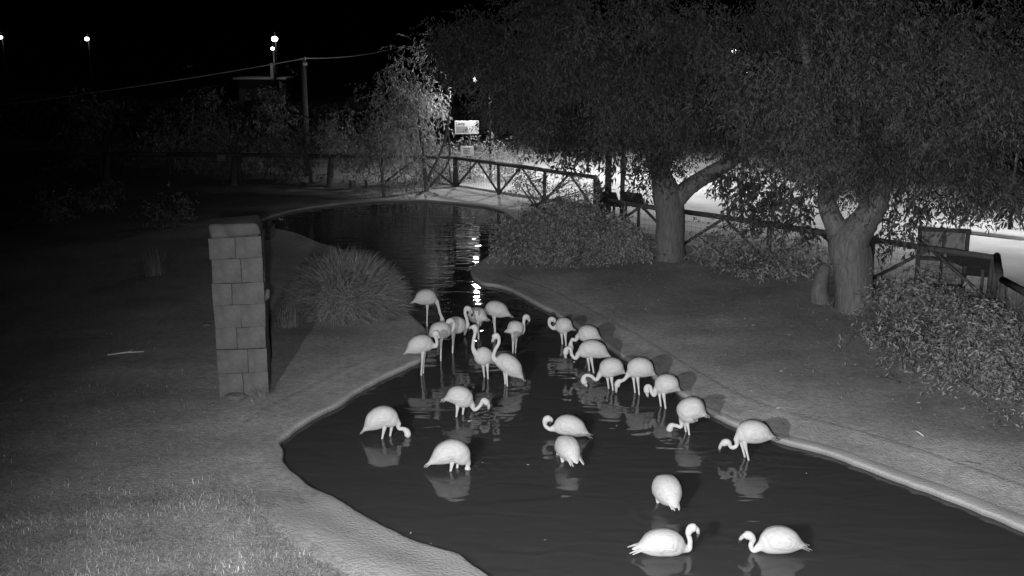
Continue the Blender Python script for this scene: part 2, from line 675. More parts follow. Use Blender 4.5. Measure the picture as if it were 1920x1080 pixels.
def twig_leaves(blobs, leaf_len, per_twig=9, twig_len=0.55, droop=0.5, clump=0.45):
    """leaves set along drooping twigs, twigs gathered in clumps inside ellipsoid blobs (c, r, n_leaves)"""
    Cs, Ds, Ts = [], [], []
    for c, r, nl in blobs:
        ntw = max(1, nl // per_twig)
        ncl = max(1, ntw // 34) if clump > 0.22 else max(4, ntw // 7)
        u = rng.normal(size=(ncl, 3))
        u /= np.linalg.norm(u, axis=1)[:, None]
        rad = rng.uniform(0.25, 1.0, ncl) ** 0.55
        cc = np.array(c) + u * rad[:, None] * np.array(r)
        if clump > 0.22:                                         # real gaps between the leaf clumps
            gap = np.sin(cc[:, 0] * 2.3 + 1.3 * np.sin(cc[:, 2] * 1.9)) + np.sin(cc[:, 2] * 3.1 + cc[:, 1] * 0.8 + 1.1 * np.sin(cc[:, 0] * 1.4)) + 0.7 * np.sin(cc[:, 1] * 2.7 + cc[:, 0])
            kk = gap > -0.65
            if kk.sum() > 3:
                cc = cc[kk]
                ncl = len(cc)
        ct = rng.uniform(0.45, 1.55, ncl)
        k = rng.integers(0, ncl, ntw)
        st = cc[k] + rng.normal(size=(ntw, 3)) * clump
        d = rng.normal(size=(ntw, 3))
        d[:, 2] = d[:, 2] * 0.5 - droop
        d /= np.linalg.norm(d, axis=1)[:, None]
        for j in range(per_twig):
            s = (j + rng.uniform(0, 1, ntw)) / per_twig * twig_len
            pos = st + d * s[:, None]
            pos[:, 2] -= droop * 0.5 * s ** 2
            side = rng.normal(size=(ntw, 3)) * 0.75 + d
            side[:, 2] -= droop * 0.7
            Cs.append(pos + side * 0.3 * leaf_len)
            Ds.append(side)
            Ts.append(ct[k] * rng.uniform(0.9, 1.1, ntw))
    return np.concatenate(Cs), np.concatenate(Ds), np.concatenate(Ts)


def crown(name, parent, m, blobs, leaf_len, wr=0.33, zmin=None, **kw):
    C, D, T = twig_leaves(blobs, leaf_len, **kw)
    if zmin is not None:
        keep = C[:, 2] > zmin
        C, D, T = C[keep], D[keep], T[keep]
    p = np.array(parent.location)
    L = leaf_len * rng.uniform(0.65, 1.3, len(C))
    return obj(name, leaf_mesh(name, C - p, D, L, L * wr, tone=T), m, parent)


def limb(mb, pts, seg=9, n=6, rough=0.12):
    """pts [(x,y,z,r)...] world, smoothed"""
    q = catmull(pts, n)
    mb.tube([p[:3] for p in q], [max(p[3], 0.008) for p in q], seg=seg, rough=rough)


def sub(mb, o):
    mb.v = [(x - o[0], y - o[1], z - o[2]) for x, y, z in mb.v]
    return mb


def twigs(mb, starts, ends, r=0.035):
    for s in starts:
        e = ends[random.randrange(len(ends))]
        s_, e_ = Vector(s), Vector(e)
        m_ = (s_ + e_) / 2 + Vector((random.uniform(-.3, .3), random.uniform(-.3, .3), random.uniform(0.1, .4)))
        mb.tube([s_, m_, e_], [r, r * 0.7, r * 0.3], seg=5)


def px_pts(lst):
    """[(px,py,depth,r)] -> world"""
    out = []
    for x, y, d, r in lst:
        p = at_d(x, y, d)
        out.append((p.x, p.y, p.z, r))
    return out


def blob(px, py, d, r, n):
    return (tuple(at_d(px, py, d)), r, n)


# --- big willow nearer the pond's far end (left of the two big trunks)
b1 = at(1256, 490, 0.1)
t1 = empty('willow_tree', (b1.x, b1.y, gz(b1.x, b1.y) - 0.05), 'big willow with a forked trunk standing between the round shrub and the rail fence', 'tree')
z0 = t1.location.z
D1 = b1.y
mb = MB()
limb(mb, [(b1.x, D1, z0 - 0.1, 0.50)] + px_pts([(1256, 478, D1, 0.42), (1255, 440, D1, 0.37), (1256, 400, D1, 0.36), (1250, 365, D1, 0.36), (1236, 320, D1, 0.24), (1215, 265, D1, 0.19), (1185, 190, D1 + .6, 0.14), (1150, 110, D1 + 1, 0.10), (1120, 20, D1 + 1, 0.06)]), seg=14)
limb(mb, px_pts([(1256, 395, D1, 0.22), (1280, 362, D1, 0.24), (1320, 332, D1 - .2, 0.20), (1375, 300, D1 - .5, 0.16), (1430, 262, D1 - 1, 0.12), (1480, 200, D1 - 1.3, 0.08), (1500, 120, D1 - 1.5, 0.05)]), seg=12)
limb(mb, px_pts([(1240, 330, D1, 0.14), (1262, 280, D1 - .3, 0.12), (1290, 200, D1 - .6, 0.10), (1310, 100, D1 - .8, 0.07), (1320, 20, D1 - 1, 0.05)]), seg=9)
limb(mb, px_pts([(1215, 265, D1, 0.12), (1130, 200, D1 + .3, 0.10), (1040, 150, D1 + .6, 0.08), (950, 110, D1 + .6, 0.05)]), seg=8)
sub(mb, t1.location).build('trunk', M['bark'], t1, smooth=True)
crown('crown', t1, M['leaf'], [
    blob(1190, 90, D1 - .5, (3.0, 2.2, 1.5), 34000), blob(1000, 120, D1 + .8, (2.4, 2.0, 1.2), 25000), blob(905, 125, D1 + 1.5, (1.2, 1.4, 0.75), 8500),
    blob(1000, 40, D1 + 1, (2.8, 2.0, 1.0), 15000), blob(1330, 120, D1 - 1, (2.2, 2.0, 1.35), 22000), blob(1330, 235, D1 - .6, (1.3, 1.2, 0.5), 5500), blob(1010, 210, D1 + 1, (1.5, 1.2, 0.4), 7000),
    blob(1215, 215, D1 - .2, (1.7, 1.3, 0.7), 10500), blob(1060, 215, D1 + .2, (1.3, 0.8, 0.5), 7000), blob(965, 170, D1 + 1.2, (0.8, 0.7, 0.4), 3000), blob(1230, 290, D1 - .7, (0.8, 0.4, 0.3), 3000)],
    0.092, per_twig=9, twig_len=0.42, droop=0.5, clump=0.28)
crown('hanging_foliage', t1, M['leaf'], [
    blob(1095, 272, D1 + 1, (0.6, 0.6, 0.3), 500), blob(1450, 380, D1 - 1.2, (1.15, 0.6, 0.45), 1500), blob(1150, 290, D1 + .6, (0.25, 0.3, 0.35), 160), blob(1190, 320, D1 + .4, (0.3, 0.3, 0.3), 230), blob(1395, 335, D1 - .8, (0.8, 0.5, 0.3), 800),
    blob(1040, 275, D1 + 1, (0.8, 0.6, 0.22), 500)],
    0.15, per_twig=9, twig_len=0.5, droop=0.5, clump=0.22, wr=0.38)

# --- nearer big tree on the right
b2_ = at(1602, 584, 0.1)
t2 = empty('willow_tree', (b2_.x, b2_.y, gz(b2_.x, b2_.y) - 0.05), 'big willow with a thick splitting trunk behind the leafy shrub on the right bank', 'tree')
z0 = t2.location.z
D2 = b2_.y
mb = MB()
limb(mb, [(b2_.x, D2, z0 - 0.1, 0.50)] + px_pts([(1602, 572, D2, 0.44), (1600, 530, D2, 0.40), (1597, 490, D2, 0.42), (1592, 455, D2, 0.43), (1620, 415, D2, 0.30), (1640, 380, D2, 0.27), (1652, 320, D2, 0.22), (1675, 240, D2 - .3, 0.17), (1700, 140, D2 - .6, 0.12), (1720, 30, D2 - .8, 0.08)]), seg=15)
limb(mb, px_pts([(1588, 470, D2, 0.25), (1568, 425, D2 + .1, 0.23), (1552, 385, D2 + .2, 0.20), (1550, 330, D2 + .3, 0.17), (1545, 250, D2 + .2, 0.13), (1520, 150, D2, 0.10), (1500, 50, D2, 0.07)]), seg=12)
limb(mb, px_pts([(1640, 370, D2, 0.14), (1690, 310, D2 - .5, 0.13), (1760, 260, D2 - 1, 0.10), (1850, 220, D2 - 1.4, 0.06)]), seg=9)
limb(mb, px_pts([(1552, 385, D2 + .2, 0.12), (1575, 345, D2 + .2, 0.10), (1600, 280, D2 + .2, 0.09), (1610, 180, D2, 0.07)]), seg=9)
sub(mb, t2.location).build('trunk', M['bark'], t2, smooth=True)
crown('crown', t2, M['leaf'], [
    blob(1600, 100, D2 - .3, (2.4, 2.2, 1.2), 30000), blob(1780, 140, D2 - .8, (2.1, 2.2, 1.25), 27000), blob(1480, 150, D2 + .5, (1.6, 1.6, 0.9), 15000),
    blob(1870, 240, D2 - 1, (1.4, 1.6, 0.9), 16000), blob(1710, 265, D2, (1.3, 1.4, 0.7), 13000), blob(1560, 245, D2 + .3, (1.4, 1.3, 0.6), 10500), blob(1480, 260, D2 + .8, (0.9, 0.9, 0.45), 4200),
    blob(1800, 340, D2 - .3, (1.0, 0.9, 0.35), 5000), blob(1660, 290, D2 - .9, (1.0, 0.45, 0.5), 7000), blob(1545, 290, D2 - .7, (0.8, 0.4, 0.45), 5500), blob(1600, 330, D2 - .6, (0.5, 0.3, 0.25), 1300), blob(1700, 20, D2 - .5, (3.0, 2.0, 0.8), 10000)],
    0.082, per_twig=9, twig_len=0.38, droop=0.5, clump=0.25)
crown('hanging_foliage', t2, M['leaf'], [
    blob(1890, 370, D2 - .6, (0.6, 0.8, 0.25), 900), blob(1690, 375, D2 + .2, (0.4, 0.4, 0.3), 450), blob(1515, 400, D2 + 1.5, (0.45, 0.4, 0.36), 300), blob(1420, 310, D2 + 2.5, (1.0, 0.8, 0.3), 600),
    blob(1675, 435, D2 + 1.6, (0.4, 0.4, 0.4), 520), blob(1770, 385, D2 - .2, (0.7, 0.6, 0.2), 500)],
    0.125, per_twig=9, twig_len=0.42, droop=0.5, clump=0.2, wr=0.36)
# old side stem at its foot
st = at(1540, 570, 0.1)
s_e = empty('tree_stump', (st.x, st.y, gz(st.x, st.y) - 0.03), 'low leaning stem beside the foot of the thick right-hand willow', 'stump')
mb = MB()
limb(mb, [(st.x, st.y, 0, 0.24)] + px_pts([(1535, 545, st.y, 0.19), (1540, 520, st.y + .1, 0.16), (1548, 500, st.y + .2, 0.13)]), seg=10)
sub(mb, s_e.location).build('stem', M['bark'], s_e, smooth=True)

# --- lamp-lit trees behind the far end of the pond
def small_tree(name, label, px, gy_px, blobs, leaf, m, stems, group=None, wr=0.35, **kw):
    b = at(px, gy_px, 0.12)
    e = empty(name, (b.x, b.y, gz(b.x, b.y) - 0.04), label, 'tree', group)
    mb = MB()
    for s in stems:
        limb(mb, px_pts([(x, y, b.y + dd, r) for x, y, dd, r in s]), seg=7, n=4)
    sub(mb, e.location).build('trunk', M['bark'], e, smooth=True)
    crown('crown', e, m, [blob(x, y, b.y + dd, r, n) for x, y, dd, r, n in blobs], leaf, wr=wr, zmin=b.z + 0.05, **kw)
    return e


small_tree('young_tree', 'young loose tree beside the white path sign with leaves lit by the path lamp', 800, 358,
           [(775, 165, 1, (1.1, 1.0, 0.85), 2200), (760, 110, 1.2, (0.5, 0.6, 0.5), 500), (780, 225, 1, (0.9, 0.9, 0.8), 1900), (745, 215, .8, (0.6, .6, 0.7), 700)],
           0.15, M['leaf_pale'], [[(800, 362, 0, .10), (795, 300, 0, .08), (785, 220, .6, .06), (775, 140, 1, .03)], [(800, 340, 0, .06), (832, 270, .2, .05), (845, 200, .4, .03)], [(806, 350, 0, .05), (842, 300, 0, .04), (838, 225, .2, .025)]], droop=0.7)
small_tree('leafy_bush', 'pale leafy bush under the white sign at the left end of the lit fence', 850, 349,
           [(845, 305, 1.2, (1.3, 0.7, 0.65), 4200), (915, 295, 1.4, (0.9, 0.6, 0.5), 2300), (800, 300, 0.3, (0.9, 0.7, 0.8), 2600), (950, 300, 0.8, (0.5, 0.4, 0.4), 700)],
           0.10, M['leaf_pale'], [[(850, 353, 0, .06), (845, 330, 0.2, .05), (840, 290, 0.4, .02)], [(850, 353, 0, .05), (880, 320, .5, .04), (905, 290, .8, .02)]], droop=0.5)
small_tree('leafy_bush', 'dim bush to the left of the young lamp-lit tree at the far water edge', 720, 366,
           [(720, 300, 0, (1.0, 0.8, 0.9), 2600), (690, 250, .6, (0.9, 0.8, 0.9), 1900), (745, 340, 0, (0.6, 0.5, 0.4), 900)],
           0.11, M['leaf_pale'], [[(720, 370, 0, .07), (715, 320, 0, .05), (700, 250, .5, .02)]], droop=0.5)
for lab, px, gy_, bl in (
        ('dark spreading tree behind the small fence placard', 440, 350, [(440, 240, 4, (2.6, 1.8, 1.6), 4200), (360, 260, 4, (1.7, 1.4, 1.2), 2200)]),
        ('dark bushy tree between the utility pole and the dim bush', 620, 352, [(620, 275, 2, (1.5, 1.2, 1.1), 2600), (560, 290, 2, (1.2, 1, 0.9), 1500)]),
        ('dark tree at the far left beyond the thin fence posts', 200, 352, [(200, 260, 6, (3.0, 2.0, 1.7), 3500)])):
    small_tree('background_tree', lab, px, gy_, bl, 0.17, M['shrub'], [[(px, gy_ + 4, 0, .15), (px, gy_ - 40, 1, .12), (px + 10, 250, 3, .05)]])


# --- round shrubs and low plants
def shrub(label, px, py, blobs, leaf, m, n_stem=6, name='round_shrub', cat='shrub', **kw):
    b = at(px, py, 0.12)
    e = empty(name, (b.x, b.y, gz(b.x, b.y) - 0.03), label, cat)
    mb = MB()
    for k in range(n_stem):
        c, r, _ = blobs[k % len(blobs)]
        q = at_d(c[0], c[1], b.y + c[2])
        q = q + Vector((random.uniform(-.5, .5) * r[0], random.uniform(-.5, .5) * r[1], random.uniform(0, .5) * r[2]))
        mb.tube([(b.x + random.uniform(-.15, .15), b.y, e.location.z), ((b.x + q.x) / 2, (b.y + q.y) / 2, q.z * .55), q], [.04, .03, .01], seg=5)
    sub(mb, e.location).build('stem', M['bark'], e, smooth=True)
    crown('foliage', e, m, [blob(c[0], c[1], b.y + c[2], r, n) for c, r, n in blobs], leaf, zmin=e.location.z + 0.02, **kw)
    return e


KW = dict(per_twig=8, twig_len=0.22, droop=0.15, clump=0.12)
shrub('wide rounded shrub at the narrow of the pond in front of the lit fence', 1040, 489,
      [((1045, 440, 0), (1.45, 1.1, 0.78), 24000), ((985, 455, 0), (0.85, 0.8, 0.55), 9000), ((1050, 475, -.2), (1.5, 0.9, 0.3), 7000), ((1075, 405, .2), (0.75, 0.7, 0.5), 7000)], 0.065, M['shrub'], wr=0.55, **KW)
shrub('smaller rounded shrub joining the wide shrub on its right beside the first willow', 1150, 492,
      [((1150, 448, 0), (0.75, 0.8, 0.55), 11000), ((1185, 468, 0), (0.5, 0.6, 0.35), 4000)], 0.065, M['shrub'], wr=0.55, **KW)
KW2 = dict(per_twig=7, twig_len=0.35, droop=0.1, clump=0.2)
shrub('low weedy plants against the rail fence between the two willows', 1410, 520,
      [((1400, 480, 1.2), (1.2, 0.5, 0.42), 2600), ((1500, 490, .4), (0.8, 0.5, 0.5), 2200), ((1330, 455, 2.0), (0.6, 0.4, 0.42), 900), ((1440, 510, 0), (1.1, 0.4, 0.25), 1500)], 0.11, M['shrub'], name='weed_patch', cat='plant', **KW2)
shrub('leafy plants in front of the notice board beside the thick willow', 1720, 610,
      [((1710, 575, .6), (0.7, 0.6, 0.5), 2600), ((1660, 600, .5), (0.4, 0.4, 0.5), 1200), ((1770, 590, .3), (0.7, 0.5, 0.4), 2000)], 0.11, M['shrub'], name='weed_patch', cat='plant', **KW2)
shrub('tall broad-leaved bush filling the right edge of the bank below the corner rail', 1850, 740,
      [((1870, 690, 0.3), (0.62, 0.7, 0.46), 3600), ((1880, 635, 1.0), (0.6, 0.6, 0.36), 2800), ((1815, 612, 2.0), (0.6, 0.6, 0.34), 2300), ((1905, 785, -.7), (0.5, 0.6, 0.34), 2200), ((1800, 720, 0.3), (0.6, 0.6, 0.2), 1300), ((1915, 860, -1.8), (0.45, 0.6, 0.2), 1100)], 0.085, M['shrub'], name='broad_leaved_bush', n_stem=12, wr=0.36, **KW2)
shrub('weeds low along the right bank between the thick willow and the broad-leaved bush', 1700, 700,
      [((1720, 680, 0.2), (0.9, 0.8, 0.22), 1500), ((1680, 630, 1.4), (0.5, 0.6, 0.28), 1000), ((1830, 830, -1.7), (0.5, 0.6, 0.2), 700)], 0.09, M['shrub'], name='weed_patch', cat='plant', **KW2)
shrub('thin leafy shoots climbing the lit fence right of the white signs', 1000, 384,
      [((990, 345, .6), (0.7, 0.4, 0.45), 1000), ((1060, 345, -.8), (0.5, 0.4, 0.3), 500), ((1100, 360, -1.5), (0.4, 0.4, 0.35), 500)], 0.10, M['shrub'], name='fence_creeper', cat='plant', **KW2)
for lab, px, py, r, n in (('dim shrub far left in front of the dark trees', 170, 400, (1.1, .8, .6), 900), ('dark shrub on the dim lawn behind the block pillar', 320, 425, (0.8, .7, .5), 700),
                          ('dim low shrub at the far left edge below the dark trees', 95, 420, (0.9, .7, .4), 600)):
    shrub(lab, px, py, [((px, py - 30, 0), r, n)], 0.13, M['shrub'], **KW2)


# --- arching ornamental grass
def blades(name, base, n, length, rx, width, arch, m, parent=None):
    k = 5
    ang = rng.uniform(0, 2 * np.pi, n)
    rad = np.sqrt(rng.uniform(0, 1, n))
    b = np.stack([np.cos(ang) * rad * rx, np.sin(ang) * rad * rx, np.zeros(n)], 1)
    az = ang + rng.normal(0, 0.5, n)
    L = length * rng.uniform(0.6, 1.1, n)
    lean = (0.08 + 0.92 * rng.uniform(0, 1, n) ** 0.8) * arch
    V = np.zeros((n, k, 2, 3))
    side = np.stack([-np.sin(az), np.cos(az), np.zeros(n)], 1)
    pos = b.copy()
    el = np.pi / 2 - lean * 0.35
    for j in range(k):
        t = j / (k - 1)
        w = width * (1 - t) ** 0.7 + 0.001
        V[:, j, 0] = pos + side * w / 2
        V[:, j, 1] = pos - side * w / 2
        el = np.pi / 2 - lean * (0.35 + 1.15 * t)
        stp = L / (k - 1)
        pos = pos + np.stack([np.cos(az) * np.cos(el), np.sin(az) * np.cos(el), np.sin(el)], 1) * stp[:, None]
    V = V.reshape(-1, 3)
    i = np.arange(n)[:, None] * 2 * k
    fs = []
    for j in range(k - 1):
        fs.append(np.concatenate([i + 2 * j, i + 2 * j + 1, i + 2 * j + 3, i + 2 * j + 2], 1))
    F = np.stack(fs, 1).reshape(-1, 4)
    tone = np.repeat(rng.uniform(0.6, 1.4, n), k - 1)
    V[:, 2] = np.maximum(V[:, 2], -0.02)
    return obj(name, np_mesh(name, V, F, tone), m, parent)


def dome_blades(name, n, radii, width, m, parent):
    """a dome of narrow blades growing outwards from the heart of the clump"""
    k = 4
    u = rng.normal(size=(n, 3))
    u[:, 2] = np.abs(u[:, 2]) * 0.9 - 0.12
    u /= np.linalg.norm(u, axis=1)[:, None]
    cl = rng.normal(size=(90, 3))
    cl[:, 2] = np.abs(cl[:, 2])
    cl /= np.linalg.norm(cl, axis=1)[:, None]
    ci = rng.integers(0, 90, n)
    u = u * 0.7 + cl[ci] * 0.3 + rng.normal(size=(n, 3)) * 0.2
    u /= np.linalg.norm(u, axis=1)[:, None]
    rad = np.array(radii) * (0.88 + 0.16 * rng.uniform(0, 1, 90))[ci][:, None]
    t0 = rng.uniform(0.15, 0.72, n)
    t1 = np.minimum(t0 + rng.uniform(0.28, 0.5, n), rng.uniform(0.85, 1.08, n))
    jit = rng.normal(size=(n, 3)) * 0.45
    side = np.cross(u, rng.normal(size=(n, 3)))
    side /= np.linalg.norm(side, axis=1)[:, None]
    V = np.zeros((n, k, 2, 3))
    for j in range(k):
        f_ = j / (k - 1)
        pos = u * rad * (t0 + (t1 - t0) * f_)[:, None] + jit * f_ * 0.7
        pos[:, 2] -= 0.20 * f_ * f_
        e_ = np.linalg.norm(pos / np.array(radii), axis=1)
        lim = 1.0 + 0.10 * cl[ci][:, 0]
        pos = pos * np.where(e_ > lim, lim / np.maximum(e_, 1e-6), 1.0)[:, None]
        w = width * (0.5 + 0.5 * math.sin(math.pi * min(.95, f_ + .15))) * (1 - f_ ** 3) + 0.001
        V[:, j, 0] = pos + side * w / 2
        V[:, j, 1] = pos - side * w / 2
    V = V.reshape(-1, 3)
    V[:, 2] = np.maximum(V[:, 2], -0.02)
    i = np.arange(n)[:, None] * 2 * k
    F = np.stack([np.concatenate([i + 2 * j, i + 2 * j + 1, i + 2 * j + 3, i + 2 * j + 2], 1) for j in range(k - 1)], 1).reshape(-1, 4)
    tone = np.repeat(rng.uniform(0.65, 1.35, n) * (0.75 + 0.5 * rng.uniform(0, 1, 90))[ci], k - 1)
    return obj(name, np_mesh(name, V, F, tone), m, parent)


gb = at(648, 584, 0.1)
ge = empty('grass_clump', (gb.x, gb.y, gz(gb.x, gb.y)), 'large rounded clump of arching ornamental grass between the block pillar and the pond', 'plant')
tag(dome_blades('grass_blades', 32000, (1.42, 1.15, 1.36), 0.014, M['reed'], ge), kind='stuff')
for lab, px, py, n, L in (('small tuft of grass on the dark lawn left of the block pillar', 290, 520, 160, 0.7), ('weak grass tuft at the foot of the big grass clump on its left', 540, 610, 260, 0.6)):
    q = at(px, py, 0.1)
    e = empty('grass_tuft', (q.x, q.y, gz(q.x, q.y)), lab, 'plant')
    tag(blades('grass_blades', q, n, L, 0.3, 0.014, 1.3, M['reed'], e), kind='stuff')


q = at(490, 742, 0.1)
e = empty('grass_tuft', (q.x, q.y + .1, gz(q.x, q.y + .1)), 'short weeds at the right-hand foot of the block pillar', 'plant')
tag(blades('grass_blades', q, 160, 0.22, 0.16, 0.008, 1.3, M['reed'], e), kind='stuff')

nw = 16000
xx = rng.uniform(-46, 2, nw)
Cw = np.column_stack([xx, 62 + rng.normal(0, 1.3, nw), 0.1 + (1.7 + 0.7 * fbm(xx, xx * 0.3, 0.7)) * rng.uniform(0, 1, nw) ** 0.6 * 1.1])
Dw = rng.normal(size=(nw, 3))
tag(obj('distant_wood', leaf_mesh('distant_wood', Cw, Dw, 0.42 * rng.uniform(.6, 1.3, nw), 0.24), M['leaf']), kind='stuff')


# --- lawn blades and bank litter
def lawn(name, n, poly_fn, length, width, m, flat=0.0, tone=(0.6, 1.4)):
    pts = poly_fn(n)
    sd = sdist(pts)
    z = ground_h(pts, sd)
    n = len(pts)
    az = rng.uniform(0, 2 * np.pi, n)
    el = np.clip(rng.normal(0.95 - flat, 0.35, n), 0.05, 1.5)
    L = length * rng.uniform(0.4, 1.2, n) ** 1.5 * 1.3
    d = np.stack([np.cos(az) * np.cos(el), np.sin(az) * np.cos(el), np.sin(el)], 1)
    s = np.stack([-np.sin(az), np.cos(az), np.zeros(n)], 1) * (width * rng.uniform(.6, 1.3, n))[:, None]
    b = np.column_stack([pts, z - 0.005])
    mid = b + d * (L * 0.55)[:, None]
    tip = b + d * L[:, None]
    tip[:, 2] -= L * 0.25
    tip[:, 2] = np.maximum(tip[:, 2], z + 0.01)
    V = np.stack([b - s / 2, b + s / 2, mid + s * 0.4, mid - s * 0.4, tip], 1).reshape(-1, 3)
    i = np.arange(n)[:, None] * 5
    F = np.stack([np.concatenate([i, i + 1, i + 2], 1), np.concatenate([i, i + 2, i + 3], 1), np.concatenate([i + 3, i + 2, i + 4], 1)], 1).reshape(-1, 3)
    o = obj(name, np_mesh(name, V, F, np.repeat(rng.uniform(*tone, n) * (0.85 + 0.6 * fbm(pts[:, 0], pts[:, 1], 2.6)), 3)), m)
    return tag(o, kind='stuff')


def near_lawn(n):
    p = np.stack([rng.uniform(-9, -0.2, n), rng.uniform(10.0, 17.5, n)], 1)
    sd = sdist(p)
    dens = sstep(0.50, 0.95, sd + 0.12 * fbm(p[:, 0], p[:, 1], 3)) * (1 - 0.93 * sstep(12.4, 14.4, p[:, 1] - 0.35 * (p[:, 0] + 4)))
    dens *= 0.55 + 0.45 * np.clip(0.5 + fbm(p[:, 0], p[:, 1], 1.3), 0, 1)
    return p[rng.uniform(0, 1, n) < dens]


def far_lawn(n):
    p = np.stack([rng.uniform(-13, -1.0, n), rng.uniform(14, 34, n)], 1)
    sd = sdist(p)
    dens = sstep(0.5, 1.2, sd) * np.clip(0.35 + 0.8 * fbm(p[:, 0], p[:, 1], 0.8), 0.08, 1)
    return p[rng.uniform(0, 1, n) < dens]


def bank(n):
    p = np.stack([rng.uniform(0, 11, n), rng.uniform(11, 30, n)], 1)
    sd = sdist(p)
    dens = sstep(0.55, 2.2, sd + 0.3 * fbm(p[:, 0], p[:, 1], 1.7)) * np.clip(0.3 + 0.7 * fbm(p[:, 0], p[:, 1], 1.0) + 0.12 * (p[:, 0] - 5), 0.06, 1)
    return p[rng.uniform(0, 1, n) < dens]


lawn('grass', 230000, near_lawn, 0.064, 0.0065, M['grass'], flat=0.45, tone=(0.3, 1.1))
lawn('short_grass', 60000, far_lawn, 0.04, 0.010, M['grass'], flat=0.5, tone=(0.25, 0.7))
lawn('bank_grass', 40000, bank, 0.055, 0.010, M['grass'], flat=0.5, tone=(0.25, 0.85))


def flat_bits(name, pts, z, size, m):
    n = len(pts)
    C = np.column_stack([pts, z])
    az = rng.uniform(0, 2 * np.pi, n)
    D = np.stack([np.cos(az), np.sin(az), rng.normal(0, .12, n)], 1)
    S = np.stack([-np.sin(az), np.cos(az), rng.normal(0, .3, n)], 1)
    L = (size * rng.uniform(.5, 1.5, n))[:, None]
    V = np.stack([C - D * L / 2, C + S * L * .22, C + D * L / 2, C - S * L * .22], 1).reshape(-1, 3)
    V[:, 2] = np.maximum(V[:, 2], np.repeat(z, 4) - 0.004)
    i = np.arange(n)[:, None] * 4
    F = np.stack([np.concatenate([i, i + 1, i + 2], 1), np.concatenate([i, i + 2, i + 3], 1)], 1).reshape(-1, 3)
    return tag(obj(name, np_mesh(name, V, F, np.repeat(rng.uniform(.5, 1.6, n), 2)), m), kind='stuff')


p = np.stack([rng.uniform(-0.5, 10, 5200), rng.uniform(11, 30, 5200)], 1)
sd = sdist(p)
k = (sd > 0.45) & (rng.uniform(0, 1, 5200) < 0.35 + 0.9 * fbm(p[:, 0], p[:, 1], 1.4))
p, sd = p[k], sd[k]
flat_bits('fallen_leaves', p, ground_h(p, sd) + 0.012, 0.075 * rng.uniform(0.3, 1.1, len(p)), M['litter'])
mb = MB()
for _ in range(46):
    x, y = random.uniform(1.5, 9), random.uniform(12, 27)
    if sdist(np.array([[x, y]]))[0] < 0.8:
        continue
    an, L_ = random.uniform(0, math.pi), random.uniform(.08, .35)
    q = Vector((x, y, gz(x, y) + 0.012))
    d_ = Vector((math.cos(an), math.sin(an), 0)) * L_
    mb.tube([q, q + d_ * .5 + Vector((random.uniform(-.02, .02), random.uniform(-.02, .02), .012)), q + d_], [.006, .007, .003], seg=4)
tag(mb.build('fallen_twigs', M['bark']), kind='stuff')
wp = [(770, 1000), (1022, 1013), (905, 868), (795, 826), (842, 927), (808, 1020), (888, 1004), (1156, 799), (880, 718), (858, 686), (867, 663), (1395, 880), (1540, 905), (1512, 888), (990, 872)]
p = np.array([tuple(at(x, y))[:2] for x, y in wp])
flat_bits('floating_flecks', p, np.full(len(p), 0.006), 0.045, M['litter'])


# ------------------------------------------------------------------ block pillar
pb = at(452, 741, 0.1)
pil = empty('block_pillar', (pb.x, pb.y + 0.35, gz(pb.x, pb.y) - 0.02), 'tall square pillar of pale stone blocks standing on the lawn left of the pond', 'pillar', rz=R(9))
W0, PH = 0.80, 2.86
core = MB()
core.box((0, 0, PH / 2 - 0.05), (W0 - 0.10, W0 - 0.10, PH - 0.12))
core.build('mortar_core', M['mortar'], pil)
courses = [0.42, 0.40, 0.36, 0.38, 0.36, 0.40, 0.34]
zc = 0.0
for ci, ch in enumerate(courses):
    split = [0.5, 0.62, 0.42, 0.52, 0.38, 0.58, 0.5][ci]
    wtop = W0 * (1.0 + 0.012 * math.sin(ci * 2.3))
    ox = 0.012 * math.sin(ci * 3.1)
    for sidey in (-1, 1):
        s2 = split if sidey < 0 else 1 - split
        for (a, b) in ((0, s2), (s2, 1)):
            w = (b - a) * wtop - 0.004
            bx = ox - wtop / 2 + (a + b) / 2 * wtop
            blk = MB().box((0, 0, 0), (w, wtop / 2 - 0.006, ch - 0.006), jit=0.010)
            o = blk.build('block', M['block'], pil, bevel=0.005)
            o.location = (bx, sidey * wtop / 4, zc + ch / 2)
    zc += ch
cap = MB()
cap.box((-0.015, 0, 0), (W0 - 0.03, W0 - 0.02, 0.20), jit=0.045)
o = cap.build('capstone', M['block'], pil, bevel=0.03)
o.location = (0, 0, zc + 0.10)
knob = MB().box((0, 0, 0), (0.10, 0.12, 0.17), jit=0.03).build('stone_lug', M['block'], pil, bevel=0.03)
knob.location = (W0 / 2 + 0.03, -0.2, 1.66)


def rock(px, py, s, label, z=None):
    q = at(px, py, 0.12)
    bm = bmesh.new()
    bmesh.ops.create_icosphere(bm, subdivisions=2, radius=1)
    for v in bm.verts:
        v.co *= 1 + 0.28 * mnoise.noise(v.co * 1.7 + Vector((px, py, 0)))
        v.co.x *= s[0]
        v.co.y *= s[1]
        v.co.z *= s[2]
    me = bpy.data.meshes.new('stone')
    bm.to_mesh(me)
    bm.free()
    o = obj('stone', me, M['block'])
    o.location = (q.x, q.y, gz(q.x, q.y) + s[2] * 0.5)
    return tag(o, label, 'stone')


rock(441, 746, (0.19, 0.1, 0.07), 'pale flat stone lying at the foot of the block pillar')
rock(388, 613, (0.10, 0.06, 0.04), 'small pale stone on the dark lawn just left of the block pillar')
